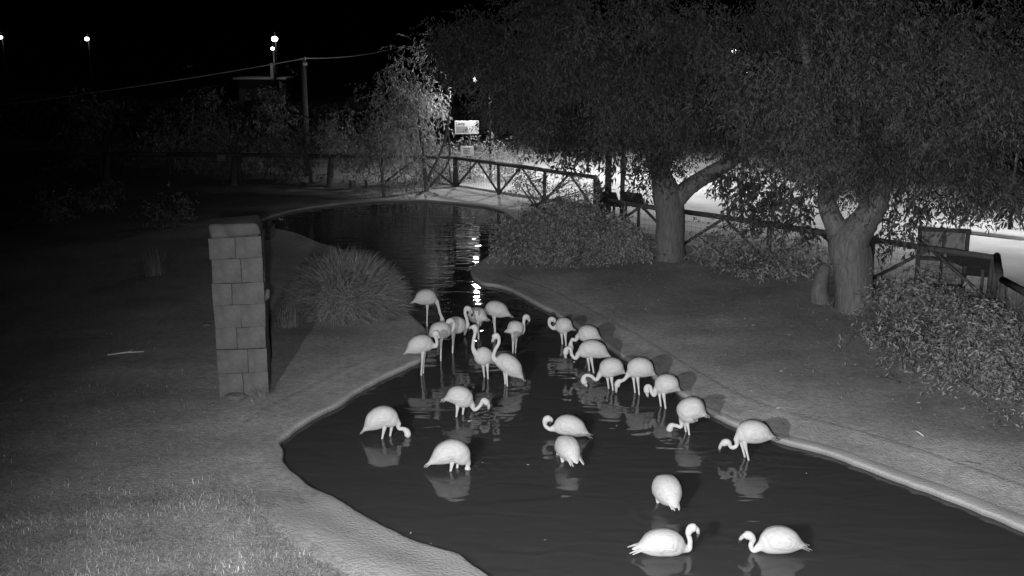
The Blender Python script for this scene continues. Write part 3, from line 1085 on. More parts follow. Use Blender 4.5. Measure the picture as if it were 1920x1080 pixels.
# block behind pillar at the pond's left corner
q = at(478, 445, 0.1)
e = empty('stone_ledge', (q.x, q.y, gz(q.x, q.y)), 'low stone ledge at the left corner of the pond behind the block pillar', 'ledge')
MB().box((0, 0, 0.16), (1.1, 0.5, 0.34), jit=0.02).build('ledge_stone', M['block'], e, bevel=0.03)
MB().box((0.1, 0.02, 0.40), (0.7, 0.42, 0.13), jit=0.02).build('top_stone', M['block'], e, bevel=0.03)
# stick on the lawn
a, b = at(202, 672, 0.13), at(271, 666, 0.13)
for q_ in (a, b):
    q_.z = gz(q_.x, q_.y) + 0.03
mb = MB()
mid = (a + b) / 2 + Vector((0, 0.02, 0.01))
mb.tube([a, mid, b], [0.014, 0.016, 0.010], seg=6)
mb.tube([mid, mid + Vector((0.1, 0.12, 0.02))], [0.008, 0.004], seg=5)
o = sub(mb, a).build('stick', M['litter'], smooth=True)
o.data.attributes.new('tone', 'FLOAT', 'FACE').data.foreach_set('value', [1.8] * len(o.data.polygons))
o.location = a
tag(o, 'straight pale stick lying on the dark lawn left of the block pillar', 'stick')
a, b = at(1712, 806, 0.13), at(1732, 818, 0.13)
for q_ in (a, b):
    q_.z = gz(q_.x, q_.y) + 0.02
mb = MB()
mb.tube([a, (a + b) / 2 + Vector((0, 0, .01)), b], [0.01, 0.012, 0.006], seg=6)
o = sub(mb, a).build('stick', M['litter'], smooth=True)
o.data.attributes.new('tone', 'FLOAT', 'FACE').data.foreach_set('value', [1.8] * len(o.data.polygons))
o.location = a
tag(o, 'short pale stick on the bare right bank below the leafy bush', 'stick')


# ------------------------------------------------------------------ rail fences
def fence(label, A, B, nb, h=1.1, brace=True, mesh=True, r=0.065, railr=0.072, braces=None):
    A, B = Vector((A[0], A[1], 0)), Vector((B[0], B[1], 0))
    z0_ = min(gz(A.x, A.y), gz(B.x, B.y)) - 0.03
    e = empty('rail_fence', (A.x, A.y, z0_), label, 'fence', 'timber rail fence sections round the pond')
    d = (B - A)
    ln = d.length
    u = d / ln
    for i in range(nb + 1):
        p = u * (ln * i / nb)
        MB().tube([p + Vector((0, 0, -0.1)), p + Vector((0, 0, h * .5)), p + Vector((random.uniform(-.015, .015), 0, h))], [r * 1.08, r, r * .95], seg=8).build('post', M['wood'], e, smooth=True)
    for i in range(nb):
        p, q2 = u * (ln * i / nb), u * (ln * (i + 1) / nb)
        rr = railr * random.uniform(.9, 1.1)
        MB().tube([p + Vector((0, 0, h + railr * .6)) + u * -0.08, (p + q2) / 2 + Vector((0, 0, h + railr * .6 + random.uniform(-.02, .02))), q2 + Vector((0, 0, h + railr * .6)) + u * 0.08], [rr, rr * 1.03, rr * .95], seg=8).build('rail', M['wood'], e, smooth=True)
        if brace and (braces is None or i in braces):
            m_ = (p + q2) / 2
            for (s_, q_) in ((p, 1), (q2, -1)):
                MB().tube([m_ + u * (-.06 * q_) + Vector((0, 0, h - .01)), s_ + u * (0.07 * q_) + Vector((0, 0, 0.12))], 0.042, seg=7).build('brace', M['wood'], e, smooth=True)
    if mesh:
        w = MB()
        off = Vector((-u.y, u.x, 0)) * (r + 0.012)
        nv = int(ln / 0.15)
        for i in range(nv + 1):
            p = u * (ln * i / nv) + off
            w.tube([p + Vector((0, 0, 0.05)), p + Vector((0, 0, h - .05))], 0.0028, seg=3, caps=False)
        for j in range(7):
            z = 0.07 + j * (h - .14) / 6
            w.tube([off + Vector((0, 0, z)), u * ln + off + Vector((0, 0, z))], 0.0028, seg=3, caps=False)
        tag(w.build('wire_mesh', M['wire'], e), kind='stuff')
    return e


fence('dim fence with thin posts along the dark far left bank', (-19, 43.5), (-2.2, 41.9), 6, brace=True, braces=(5,))
fence('fence below the white path sign, backlit by the bright path with an A-shaped brace', (-2.1, 41.8), (2.75, 36.1), 3)
fence('short fence return behind the two slanted panels', (2.78, 35.9), (2.62, 31.9), 2, brace=False)
fence('long backlit fence crossing behind both big willow trunks', (2.68, 31.75), (10.45, 23.38), 4, h=1.0)
fence('short corner fence running towards the viewer right of the slanted board', (10.5, 23.3), (9.45, 20.7), 1, h=1.0, railr=0.085, brace=False)
fence('nearest fence with a dark rail leaving the right edge of the view', (9.42, 20.5), (9.15, 15.5), 2, railr=0.075)


# ------------------------------------------------------------------ boards, signs, posts
def lectern(label, px, py, d, w, dep, tilt=R(56), rz=0.0):
    c = at_d(px, py, d)
    zb = PATH_Z if d > 28 else gz(c.x, c.y)
    e = empty('slanted_panel_stand', (c.x, c.y, zb), label, 'sign', 'slanted reading panels along the fence', rz=rz)
    hh = c.z - zb
    for sx_ in (-w * .3, w * .3):
        MB().box((sx_, 0, hh / 2 - .03), (0.07, 0.07, hh - .06)).build('leg', M['wood'], e, bevel=0.008)
    MB().box((0, 0, hh), (w, dep, 0.05), rx=-tilt).build('panel', M['dark'], e, bevel=0.01)
    return e


lectern('slanted dark reading panel left of the pair beside the timber posts', 1140, 373, 34.3, 0.75, 0.6, rz=R(-35))
lectern('slanted dark reading panel right of the pair in front of the thinner post', 1186, 373, 32.0, 0.72, 0.5, rz=R(-35))
lectern('slanted dark reading panel beside the framed notice board', 1818, 498, 24.4, 0.98, 0.62, rz=R(-30))

for lab, px, yb, d, r in (('thicker dark timber post rising into the willow crown above the slanted panels', 1141, 392, 35.0, 0.115), ('thinner dark timber post right of the thicker one', 1168, 392, 34.6, 0.075)):
    c = at_d(px, 300, d)
    e = empty('timber_post', (c.x, d, PATH_Z), lab, 'post')
    MB().tube([(0, 0, -0.1), (0.01, 0, 2), (0, 0, 4.4)], [r, r * .96, r * .92], seg=10).build('pole', M['wood'], e, smooth=True)
    MB().tube([(0, 0, 4.4), (0, 0, 4.46)], [r * 1.15, r * .8], seg=10).build('cap', M['steel'], e, smooth=True)

# framed notice board
c = at_d(1766, 482, 24.6)
zb = gz(c.x, c.y)
e = empty('notice_board', (c.x, c.y, zb), 'framed notice board with four dull panels behind the fence at right', 'sign', rz=R(-42) * .35)
w, ztop, zbot = 1.02, at_d(1766, 435, 24.6).z - zb, at_d(1766, 535, 24.6).z - zb
for sx_ in (-w / 2, w / 2):
    MB().box((sx_, 0, ztop / 2), (0.09, 0.09, ztop)).build('post', M['dark'], e, bevel=0.008)
zm = (ztop + zbot) / 2
for z_, nm in ((ztop + .045, 'top_beam'), (zm, 'middle_rail'), (zbot, 'bottom_rail')):
    MB().box((0, 0.002, z_), (w + (0.12 if nm == 'top_beam' else -0.095), 0.085, 0.09)).build(nm, M['dark'], e, bevel=0.008)
for a_z, b_z in ((zm + .045, ztop), (zbot + .045, zm - .045)):
    MB().box((0, 0, (a_z + b_z) / 2), (0.06, 0.07, b_z - a_z - .004)).build('mullion', M['dark'], e)
    for sx_ in (-1, 1):
        MB().box((sx_ * (w / 4 - .008), 0.005, (a_z + b_z) / 2), (w / 2 - 0.09, 0.03, b_z - a_z - .006)).build('panel', M['pane'], e)
MB().box((w / 2 - .06, -0.075, zm + .07), (0.13, 0.05, 0.17)).build('latch_plate', M['pane'], e, bevel=0.006)


def text_on(txt, parent, loc, size, m, rx=math.pi / 2):
    cu = bpy.data.curves.new('lettering', 'FONT')
    cu.body = txt
    cu.size = size
    cu.extrude = 0.003
    cu.resolution_u = 2
    cu.align_x = 'LEFT'
    tmp = bpy.data.objects.new('tmp', cu)
    COL.objects.link(tmp)
    dg = bpy.context.evaluated_depsgraph_get()
    me = bpy.data.meshes.new_from_object(tmp.evaluated_get(dg))
    me.materials.clear()
    bpy.data.objects.remove(tmp)
    o = obj('lettering', me, m, parent)
    o.location = loc
    o.rotation_euler = (rx, 0, 0)
    return o


# white path signs
c = at_d(875, 239, 43.4)
e = empty('path_sign', (c.x, 43.4, 0.12), 'white rectangular sign reading Loop above the pale bush', 'sign', rz=R(4))
hz = c.z - 0.12
MB().tube([(0.12, 0.08, -.1), (0.12, 0.08, hz + .2)], 0.05, seg=8).build('post', M['wood'], e, smooth=True)
MB().box((0, 0, hz), (0.94, 0.05, 0.52)).build('board', M['white'], e, bevel=0.012)
text_on('Loop', e, (-0.42, -0.030, hz + 0.10), 0.17, M['ink'])
MB().add([(-.42, -.0285, hz - .2), (.08, -.0285, hz - .2), (.02, -.0285, hz + .05), (-.42, -.0285, hz + .05)], [(0, 1, 2, 3)]).build('picture', M['pic'], e)
c = at_d(876, 283, 43.35)
e = empty('small_sign', (c.x, 43.35, 0.12), 'small square white sign low among the leaves below the Loop sign', 'sign', rz=R(3))
hz = c.z - 0.12
MB().box((0, 0.05, hz / 2), (0.05, 0.04, hz + .3)).build('post', M['wood'], e)
MB().box((0, 0, hz), (0.52, 0.03, 0.38)).build('board', M['white'], e, bevel=0.006)
mb = MB()
for k in range(4):
    wv = 0.3 - 0.05 * (k % 2)
    mb.box((-.02, -0.0175, hz + 0.10 - k * .065), (wv, 0.003, 0.022))
mb.build('print_lines', M['ink'], e)
c = at_d(415, 296, 42.3)
e = empty('placard', (c.x, 42.3, 0.12), 'small pale placard on the dim left fence', 'sign')
hz = c.z - 0.12
MB().box((0, 0.03, hz / 2), (0.04, 0.03, hz)).build('post', M['wood'], e)
MB().box((0, 0, hz), (0.34, 0.02, 0.24)).build('board', M['pane'], e, bevel=0.005)
# pale plank on the far bank
a = at(672, 352, 0.15)
e = empty('plank_bench', (a.x, a.y, gz(a.x, a.y)), 'low pale plank bench at the far edge left of the lamp-lit tree', 'bench')
MB().box((0, 0, 0.36), (0.85, 0.25, 0.06)).build('seat', M['white'], e, bevel=0.008)
for sx_ in (-.3, .3):
    MB().box((sx_, 0, 0.165), (0.08, 0.2, 0.33)).build('leg', M['wood'], e)


# ------------------------------------------------------------------ lamps, pole, cable, far buildings
def path_lamp(label, x, y, h, power, kind='SPOT'):
    e = empty('path_lamp', (x, y, PATH_Z), label, 'lamp', 'lamps along the visitor path')
    hh = h - PATH_Z
    MB().tube([(.55, 0.1, -.1), (.55, 0.1, 1.0), (.55, 0.1, hh + .3)], [0.06, 0.05, 0.04], seg=8).build('pole', M['steel'], e, smooth=True)
    MB().tube([(.55, 0.1, hh + .26), (.2, 0.05, hh + .34), (0, 0, hh + .19)], 0.03, seg=6).build('arm', M['steel'], e, smooth=True)
    MB().tube([(0, 0, hh), (0, 0, hh + .04), (0, 0, hh + .16), (0, 0, hh + .2)], [0.32, 0.3, 0.12, 0.03], seg=16).build('hood', M['steel'], e, smooth=True)
    bm = bmesh.new()
    bmesh.ops.create_uvsphere(bm, u_segments=12, v_segments=8, radius=0.09)
    me = bpy.data.meshes.new('globe')
    bm.to_mesh(me)
    bm.free()
    o = obj('globe', me, M['lamp'], e, smooth=True)
    o.location = (0, 0, hh - 0.17)
    ld = bpy.data.lights.new('path_lamp_light', kind)
    ld.energy = power
    if kind == 'SPOT':
        ld.spot_size = R(154)
        ld.spot_blend = 0.5
    ld.shadow_soft_size = 0.12
    lo = bpy.data.objects.new('lamp_light', ld)
    COL.objects.link(lo)
    lo.parent = e
    lo.location = (0, 0, hh - 0.36)
    return e


path_lamp('path lamp hidden in leaves beside the white Loop sign', -1.40, 42.9, 4.30, 520, 'POINT')
path_lamp('path lamp hidden behind the left part of the first willow crown', 2.6, 45.5, 5.4, 2700)
path_lamp('path lamp hidden behind the first willow crown above its right-hand limb', 8.0, 40.5, 5.4, 1900)
path_lamp('path lamp hidden behind the thick right-hand willow crown', 14.2, 32.0, 4.4, 1500)


def far_lamp(label, px, py, D, r, pole=True):
    c = at_d(px, py, D)
    e = empty('street_lamp', (c.x, D, 0.14), label, 'lamp', 'distant lamps at upper left')
    hh = c.z - 0.14
    MB().tube([(0, 0.3, -.2), (0, 0.3, hh * .6), (0, 0.3, hh + .25)], [0.12, 0.09, 0.07], seg=8).build('pole', M['steel'], e, smooth=True)
    MB().tube([(0, .3, hh + .22), (0, 0.0, hh + .26 + r)], 0.04, seg=6).build('arm', M['steel'], e)
    bm = bmesh.new()
    bmesh.ops.create_uvsphere(bm, u_segments=12, v_segments=8, radius=r)
    for v in bm.verts:
        v.co.z *= 0.8
    me = bpy.data.meshes.new('globe')
    bm.to_mesh(me)
    bm.free()
    o = obj('globe', me, M['lamp_far'], e, smooth=True)
    o.location = (0, 0, hh)
    return e


far_lamp('brightest distant lamp, above the small lit shed', 515, 73, 80, 0.23)
far_lamp('smaller distant lamp just under the brightest one', 511, 91, 78, 0.13)
far_lamp('lone distant lamp high at the far left', 163, 73, 85, 0.17)
far_lamp('distant lamp cut by the left edge of the view', 1, 70, 85, 0.15)

# small far shed with a lit awning
c = at_d(482, 150, 79)
e = empty('shed', (c.x, 80.5, 0.1), 'small distant shed with a pale roof edge under the brightest lamp', 'building')
hz = c.z - 0.1
MB().box((0, 1.2, hz / 2), (3.4, 2.4, hz)).build('wall', M['wood'], e)
MB().box((0, 0.9, hz + .06), (3.8, 3.4, 0.12)).build('roof', M['wallp'], e, bevel=0.02)
MB().box((0.75, 0.6, hz + .12 + .5), (0.4, 0.4, 1.0)).build('chimney', M['white'], e, bevel=0.02)
MB().box((-.7, -0.02, hz / 2 - .1), (0.9, 0.05, hz * .75)).build('door', M['dark'], e)
ld = bpy.data.lights.new('shed_lamp_light', 'POINT')
ld.energy = 60
ld.shadow_soft_size = 0.15
lo = bpy.data.objects.new('lamp_light', ld)
COL.objects.link(lo)
lo.location = tuple(at_d(512, 97, 77.5))

# utility pole and cable
DP = 45.0
c = at_d(568, 114, DP)
up = empty('utility_pole', (c.x, DP, 0.12), 'dark utility pole carrying the cable beyond the far bank', 'pole')
hh = c.z - 0.12
MB().tube([(0, 0, -.2), (0, 0, hh * .5), (0, 0, hh + .15)], [0.15, 0.13, 0.11], seg=10).build('pole', M['wood'], up, smooth=True)
MB().box((0.1, -.12, hh - .12), (0.16, 0.12, 0.12)).build('fitting', M['white'], up, bevel=0.01)
MB().tube([(0.1, -.05, hh + .02), (0.1, -.05, hh + .16)], 0.03, seg=8).build('insulator', M['white'], up, smooth=True)
lp_ = (-20.2, 38.0, 0.14)
lpole = empty('utility_pole', lp_, 'near utility pole out of view at the left that carries the cable', 'pole')
MB().tube([(0, 0, -.2), (0, 0, 3.2)], [0.14, 0.11], seg=10).build('pole', M['wood'], lpole, smooth=True)
pA, pB, pC = Vector((c.x + .1, DP - .05, c.z + .1)), Vector((lp_[0], lp_[1], 3.15)), at_d(760, 84, 62)
mb = MB()
pts = []
for i in range(31):
    t = i / 30
    q = pA.lerp(pB, t)
    q.z -= 0.12 * 4 * t * (1 - t)
    pts.append(q)
mb.tube(pts, 0.022, seg=6)
pts = []
for i in range(13):
    t = i / 12
    q = pA.lerp(pC, t)
    q.z -= 0.2 * 4 * t * (1 - t)
    pts.append(q)
mb.tube(pts, 0.022, seg=6)
o = sub(mb, pA).build('overhead_cable', M['cable'], smooth=True)
o.location = pA
tag(o, 'pale overhead cable sloping across the dark upper left', 'cable')


# ------------------------------------------------------------------ flamingos
BODY_T = [0.0, 0.05, 0.12, 0.20, 0.30, 0.42, 0.55, 0.68, 0.80, 0.90, 0.96, 1.0]
BODY_H = [0.06, 0.16, 0.32, 0.52, 0.75, 0.93, 1.0, 1.0, 0.92, 0.74, 0.56, 0.38]
SEG = 16


def interp(xs, ys, x):
    return float(np.interp(x, xs, ys))


def loft(rings):
    """rings: list of (centre, U(side), W(up), ru, rw)"""
    vs, fs = [], []
    for c, U, W, ru, rw in rings:
        for k in range(SEG):
            a = 2 * math.pi * k / SEG
            vs.append(c + U * math.cos(a) * ru + W * math.sin(a) * rw)
    n = len(rings)
    for i in range(n - 1):
        for k in range(SEG):
            k2 = (k + 1) % SEG
            fs.append((i * SEG + k, i * SEG + k2, (i + 1) * SEG + k2, (i + 1) * SEG + k))
    fs.append(tuple(reversed(range(SEG))))
    fs.append(tuple((n - 1) * SEG + k for k in range(SEG)))
    return vs, fs


def frames(pts, side0):
    out = []
    S = side0.normalized()
    for i, p in enumerate(pts):
        a, b = pts[max(i - 1, 0)], pts[min(i + 1, len(pts) - 1)]
        T = (b - a)
        T = T.normalized() if T.length > 1e-6 else Vector((0, 0, 1))
        S = (S - T * S.dot(T)).normalized()
        out.append((p, S, T.cross(S) * -1.0 if False else S.cross(T)))
    return out


def flamingo(label, wx, wy, psi, body, neck, bill, legs=(), fat=1.0, group='flamingos in the pond', world_pts=False, tip=None, spread=0.0, dark_bill=True):
    P = at(wx, wy, 0.0)
    psi = R(psi)
    base = Vector((P.x, P.y, -0.46))
    fwd = Vector((math.cos(psi), math.sin(psi), 0))
    side = Vector((-math.sin(psi), math.cos(psi), 0))          # the bird's left
    if world_pts:
        cv = lambda q: P + fwd * q[0] + side * (q[2] if len(q) > 2 else 0) + Vector((0, 0, q[1])) - base
    else:
        cv = lambda q: on_plane(q[0], q[1], P, psi) - base
    root = empty('flamingo', base, label, 'flamingo', group)
    B = [cv(q) for q in body]
    bp = [Vector(q) for q in catmull(B, 8)]
    # body axis parameter
    ln = [0.0]
    for i in range(1, len(bp)):
        ln.append(ln[-1] + (bp[i] - bp[i - 1]).length)
    HH, WW = 0.166 * fat, 0.145 * fat
    rings = []
    fr = frames(bp, side)
    for (p, S, U), l in zip(fr, ln):
        t = l / ln[-1]
        h = interp(BODY_T, BODY_H, t)
        up = U if U.z > 0 else -U
        # tail flattens to a horizontal wedge
        ru = WW * (h if t > 0.3 else h * (1.0 + 0.35 * (0.3 - t) / 0.3))
        rings.append((p + up * 0.01 * h, S, up, ru, HH * h * (1.0 if t > .3 else 0.55 + 1.5 * t)))
    nbody = len(rings)
    nk = [bp[-1]] + [cv(q) for q in neck]
    dirn = (bp[-1] - bp[-2]).normalized()
    nk[0] = bp[-1] + dirn * 0.012
    npt = [Vector(q) for q in catmull(nk, 7)]
    nf = frames(npt, side)
    N_ = len(npt)
    total = sum((npt[i + 1] - npt[i]).length for i in range(N_ - 1))
    acc = 0
    for i, (p, S, U) in enumerate(nf):
        if i:
            acc += (npt[i] - npt[i - 1]).length
        t = acc / total
        left = total - acc
        r = 0.030 + 0.026 * max(0, 1 - t / 0.28) ** 1.5
        if left < 0.14:                                          # head
            k = 1 - left / 0.14
            r = 0.031 + 0.021 * math.sin(math.pi * min(1, k * 0.62 + .05)) if k < .999 else 0.036
        if rings and i == 0:
            continue
        rings.append((p, S, U, r * 0.92, r))
    # rounded front of the head
    hd = (npt[-1] - npt[-3]).normalized()
    p, S, U = nf[-1]
    for dd, rr in ((0.018, 0.030), (0.03, 0.018)):
        rings.append((p + hd * dd, S, U, rr * .85, rr))
    # keep ring orientation consistent
    for i in range(1, len(rings)):
        c, S, U, ru, rw = rings[i]
        if S.dot(rings[i - 1][1]) < 0:
            S = -S
        if U.dot(rings[i - 1][2]) < 0:
            U = -U
        rings[i] = (c, S, U, ru, rw)
    mb = MB()
    mb.add(*loft(rings))
    # legs belong to the same body mesh
    mid = bp[int(len(bp) * 0.55)]
    for li, (xt, xb, yw) in enumerate(legs):
        lat = side * (0.055 if li else -0.055) * (1 if len(legs) > 1 else 0)
        if world_pts:
            top = mid + fwd * xt + lat
            bot = mid + fwd * xb + lat
            bot.z = 0.46
        else:
            top = on_plane(xt, 540, P, psi) - base
            # horizontal place of the leg top under the body, from its pixel column
            bot = on_plane(xb, yw, P, psi) - base + lat
            top = Vector((top.x, top.y, 0)) + lat
            k = min(1.0, max(0.0, 0.0))
        top.z = mid.z - HH * 0.62
        zb_ = 0.0
        bx_ = Vector((bot.x, bot.y, zb_))
        ankle = top.lerp(bx_, 0.45) - fwd * 0.02
        pts = [top + Vector((0, 0, 0.05)), top - Vector((0, 0, .03)), top.lerp(ankle, .4), ankle + Vector((0, 0, .02)), ankle, ankle - Vector((0, 0, .02)), ankle.lerp(bx_, .5), bx_ + Vector((0, 0, .03)), bx_ + Vector((0, 0, .008))]
        mb.tube(pts, [0.055, 0.042, 0.018, 0.0145, 0.019, 0.0145, 0.0135, 0.015, 0.016], seg=8)
        for ta in (-0.5, 0, 0.5):                                # webbed foot
            d = fwd * math.cos(ta) + side * math.sin(ta)
            mb.tube([bx_ + Vector((0, 0, .01)), bx_ + d * 0.10 + Vector((0, 0, .005))], [0.011, 0.005], seg=5)
    bo = mb.build('body', M['feather'], root, smooth=True)
    sm = bo.modifiers.new('round', 'SUBSURF')
    sm.levels = 1
    sm.render_levels = 1
    # folded wings: shells on the body flanks with primary tips over the tail
    for sg in (-1, 1):
        w = MB()
        vs, fs = [], []
        i0, i1 = 2, int(nbody * 0.86)
        cols = 7
        nr = i1 - i0
        for i in range(i0, i1):
            c, S, U, ru, rw = rings[i]
            if U.z < 0:
                U = -U
            if S.dot(side) < 0:
                S = -S
            u = (i - i0) / (nr - 1)
            for k in range(cols):
                v = k / (cols - 1)
                lo = R(84 - 10 * u)
                hi = R(-38 + 24 * abs(u - .45) * 1.6)
                a = lo + (hi - lo) * v
                edge = min(1, 5 * min(u, 1 - u, v + .03, 1 - v)) ** .6
                g_ = 0.955 + 0.115 * edge
                ru2, rw2 = max(ru, .035), max(rw, .028)
                vs.append(c + S * sg * math.cos(a) * ru2 * g_ + U * math.sin(a) * rw2 * g_)
        for i in range(nr - 1):
            for k in range(cols - 1):
                q = (i * cols + k, i * cols + k + 1, (i + 1) * cols + k + 1, (i + 1) * cols + k)
                fs.append(q if sg < 0 else q[::-1])
        w.add(vs, fs)
        tailp, tdir = bp[2], (bp[0] - bp[4]).normalized()
        for k in range(2):                                       # primaries
            s0 = bp[6] + side * sg * (0.052 + .006 * k) + Vector((0, 0, 0.035 - .012 * k))
            s1 = bp[0] + tdir * (0.035 - 0.035 * k) + side * sg * (0.03 + spread + 0.02 * k) - Vector((0, 0, 0.012 * k))
            m1 = s0.lerp(s1, .5) + Vector((0, 0, .012))
            across = Vector((0, 0, 1)).cross(tdir).normalized()
            for tck in (0,):
                hw = 0.032
                q = [s0 - across * hw, s0 + across * hw, m1 - across * hw, m1 + across * hw, s1 - across * .006, s1 + across * .006]
                dn = Vector((0, 0, -0.008))
                q2 = [x + dn for x in q]
                w.add(q + q2, [(0, 1, 3, 2), (2, 3, 5, 4), (7, 6, 8, 9), (9, 8, 10, 11), (1, 7, 9, 3), (3, 9, 11, 5), (6, 0, 2, 8), (8, 2, 4, 10), (4, 5, 11, 10), (0, 6, 7, 1)])
        w.build('wing', M['wing'], root, smooth=True)
    # bent bill
    h0 = npt[-1] + hd * 0.015
    tipb = cv(bill)
    bd = (tipb - h0)
    if bd.length > 0.15:
        bd = bd.normalized() * 0.15
    if bd.length < 0.07:
        bd = (bd.normalized() if bd.length > 1e-3 else hd) * 0.09
    m_ = h0 + bd * 0.5 + hd * 0.018
    bl = MB()
    bl.tube([h0, h0 + bd * .25 + hd * .014, m_], [0.028, 0.024, 0.020], seg=8)
    b_ = bl.build('bill', M['leg'], root, smooth=True)
    bl = MB()
    bl.tube([m_ - bd * .06, h0 + bd * .75 + hd * .008, h0 + bd], [0.024, 0.021, 0.008], seg=8)
    bl.build('bill_tip', M['bill'], b_, smooth=True)
    # eyes
    eb = MB()
    for sg in (-1, 1):
        bmv = bmesh.new()
        bmesh.ops.create_icosphere(bmv, subdivisions=1, radius=0.007)
        cpos = npt[-3] + side * sg * 0.036
        eb.add([cpos + v.co for v in bmv.verts], [tuple(v.index for v in f.verts) for f in bmv.faces])
        bmv.free()
    eb.build('eyes', M['bill'], root, smooth=True)
    return root


flamingo('flamingo bending down to feed at the left bank beside the ornamental grass', 800, 612, 8,
         [(772, 567), (798, 558), (817, 563)], [(822, 574), (825, 587), (829, 597), (829, 607)], (828, 612), [(801, 803, 612)])
flamingo('flamingo with tail pointing right just in front of the lamp glint on the water', 928, 625, 175,
         [(960, 593), (929, 580), (911, 583)], [(905, 590), (900, 602), (897, 612)], (895, 618), [(924, 926, 622), (927, 928, 624)])
flamingo('flamingo half hidden behind the hooked neck of the bird in front of it', 895, 634, 150,
         [(915, 600), (896, 592), (880, 593)], [(874, 600), (872, 612), (872, 622)], (870, 630), [(893, 893, 634), (898, 898, 634)])
flamingo('flamingo in the left cluster holding up a hooked neck with its bill turned down', 853, 660, 18,
         [(833, 622), (852, 611), (872, 614)], [(877, 608), (875, 597), (872, 586), (875, 578), (882, 581)], (884, 594), [(847, 850, 664), (852, 852, 666)])
flamingo('flamingo in the middle of the left cluster with its head laid on its back', 825, 677, 25,
         [(801, 632), (823, 621), (844, 623)], [(850, 616), (851, 606), (846, 601), (839, 604)], (834, 609), [(826, 829, 680)])
flamingo('flamingo standing at the left bank edge with drooping tail and short raised neck', 792, 702, 4,
         [(758, 663), (788, 646), (811, 648)], [(818, 648), (819, 638), (815, 628), (817, 624), (821, 628)], (822, 638), [(791, 790, 703), (794, 794, 700)])
flamingo('flamingo with the tallest upright neck, looking left', 908, 709, 197,
         [(925, 681), (908, 670), (892, 662)], [(887, 652), (888, 638), (891, 624), (891, 615), (886, 613)], (881, 618), [(906, 909, 708), (911, 911, 709)])
flamingo('flamingo with upright curved neck and hanging tail beside the tallest-necked bird', 950, 722, 178,
         [(983, 712), (952, 683), (930, 675)], [(925, 668), (929, 655), (935, 644), (935, 634), (930, 629), (926, 634)], (924, 642), [(945, 945, 722), (949, 950, 723)])
flamingo('flamingo alone in mid water with hooked neck at its right and two straight legs', 966, 664, 30,
         [(950, 622), (964, 618), (976, 624)], [(982, 618), (982, 604), (985, 594), (991, 596)], (988, 610), [(960, 961, 666), (971, 971, 664)])
flamingo('flamingo at the right bank farthest away, neck coiled beside its breast', 1060, 647, 172,
         [(1077, 618), (1060, 612), (1043, 614)], [(1036, 615), (1030, 608), (1032, 599), (1039, 599)], (1034, 614), [(1053, 1053, 647), (1061, 1061, 649)])
flamingo('flamingo second from the back on the right bank, half hidden behind the next bird', 1104, 668, 172,
         [(1129, 636), (1104, 627), (1085, 630)], [(1079, 638), (1073, 636), (1070, 646), (1071, 656)], (1069, 664), [(1100, 1100, 668), (1106, 1106, 668)])
flamingo('flamingo third from the back on the right bank with a looping neck and legs apart', 1112, 697, 178,
         [(1147, 670), (1112, 655), (1086, 663)], [(1079, 672), (1072, 665), (1070, 654), (1063, 654), (1060, 664)], (1065, 675), [(1104, 1106, 697), (1110, 1116, 698)])
flamingo('flamingo fourth from the back on right bank, neck arched low to water', 1149, 730, 180,
         [(1174, 700), (1149, 690), (1127, 700)], [(1118, 712), (1108, 705), (1098, 704), (1094, 712), (1097, 719)], (1103, 726), [(1142, 1143, 729), (1149, 1150, 731)], fat=1.05)
flamingo('flamingo fifth from the back on the right bank with its head hanging straight down', 1202, 738, 180,
         [(1231, 704), (1201, 690), (1180, 701)], [(1170, 712), (1160, 716), (1156, 725)], (1157, 742), [(1192, 1192, 742), (1199, 1198, 742)], fat=1.05)
flamingo('flamingo sixth from the back on right bank, neck folded close to its breast', 1251, 764, 175,
         [(1277, 733), (1252, 721), (1231, 730)], [(1227, 741), (1222, 736), (1219, 725), (1213, 726), (1213, 736)], (1217, 746), [(1242, 1241, 767), (1250, 1250, 767)])
flamingo('flamingo second nearest on the right bank, plump back turned and bill dipping', 1294, 813, 158,
         [(1327, 780), (1299, 769), (1280, 786)], [(1277, 800), (1268, 798), (1259, 798), (1254, 808)], (1253, 824), [(1289, 1289, 810), (1299, 1298, 817)], fat=1.2)
flamingo('nearest flamingo on the right bank with a low swan-like neck and tail to the right', 1409, 860, 178,
         [(1456, 821), (1411, 811), (1383, 820)], [(1381, 835), (1372, 839), (1364, 829), (1354, 832)], (1350, 857), [(1404, 1407, 860), (1409, 1411, 860)], fat=1.03, spread=0.04)
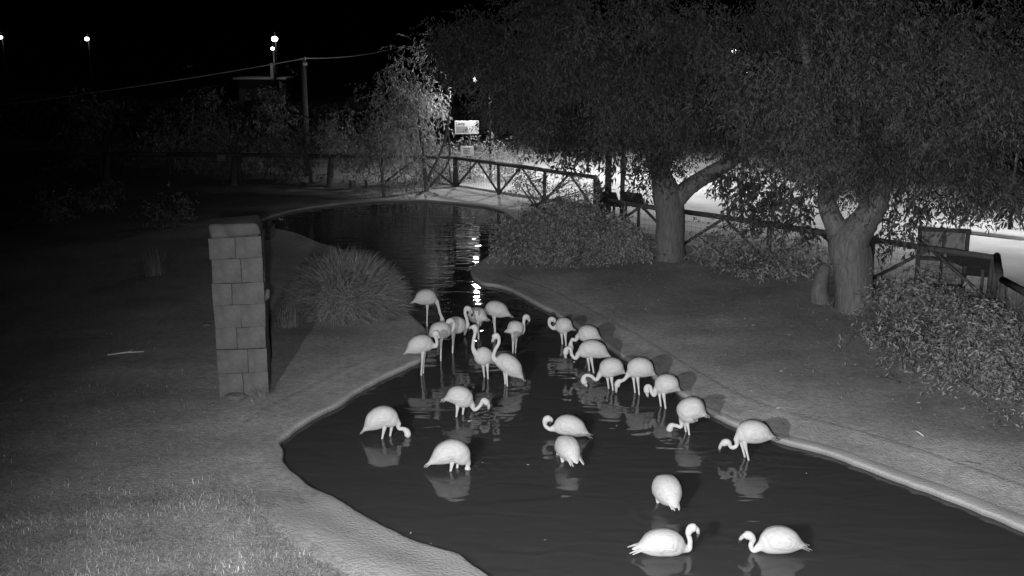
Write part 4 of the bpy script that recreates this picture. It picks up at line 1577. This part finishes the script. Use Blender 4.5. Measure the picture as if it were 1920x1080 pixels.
flamingo('flamingo facing right in mid pond with its neck looping down to the water', 861, 779, 2,
         [(830, 750), (858, 743), (883, 757)], [(890, 768), (899, 762), (907, 751), (915, 757)], (912, 778), [(856, 855, 778), (868, 867, 778)])
flamingo('leftmost feeding flamingo in the open water, its neck entering the water at right', 720, 820, 2,
         [(678, 810), (716, 783), (745, 792)], [(748, 803), (756, 804), (763, 809), (765, 818)], (763, 828), [(715, 711, 819), (728, 728, 822)])
flamingo('flamingo with its head sunk under water, nearest in the left half of the pond', 852, 880, 3,
         [(799, 872), (848, 847), (876, 866)], [(877, 880), (880, 892)], (884, 898), [(844, 841, 878), (856, 855, 883)])
flamingo('swimming flamingo in mid pond facing left with a curled neck', 1064, 818, 176,
         [(1108, 817), (1067, 799), (1040, 803)], [(1030, 804), (1022, 797), (1024, 786), (1032, 785)], (1029, 797), fat=0.98, spread=0.03)
flamingo('flamingo seen from behind in mid pond with its head under water', 1063, 866, 112,
         [(-0.34, 0.10), (-0.02, 0.20), (0.22, 0.14)], [(0.29, 0.04), (0.33, -0.08), (0.36, -0.2)], (0.38, -0.3), [(0.0, 0.0, 0), (0.02, 0.02, 0)], world_pts=True, spread=0.05, fat=1.05)
flamingo('flamingo seen from behind alone in the near water, tipped forward with its head under', 1249, 950, 104,
         [(-0.32, 0.12), (-0.02, 0.22), (0.20, 0.14)], [(0.27, 0.03), (0.31, -0.08), (0.34, -0.2)], (0.36, -0.3), [(0.12, 0.12, 0), (0.14, 0.14, 0)], world_pts=True, fat=1.18)
flamingo('swimming flamingo at the bottom of the view facing right with raised head', 1246, 1038, 2,
         [(1184, 1030), (1243, 1019), (1282, 1028)], [(1292, 1028), (1294, 1014), (1291, 1001), (1296, 990), (1304, 990)], (1307, 1012), spread=0.05)
flamingo('swimming flamingo at the bottom of the view facing left with its tail raised', 1461, 1036, 178,
         [(1515, 1025), (1462, 1014), (1426, 1025)], [(1413, 1032), (1408, 1023), (1411, 1012), (1405, 1004), (1397, 1004)], (1386, 1020), spread=0.03)
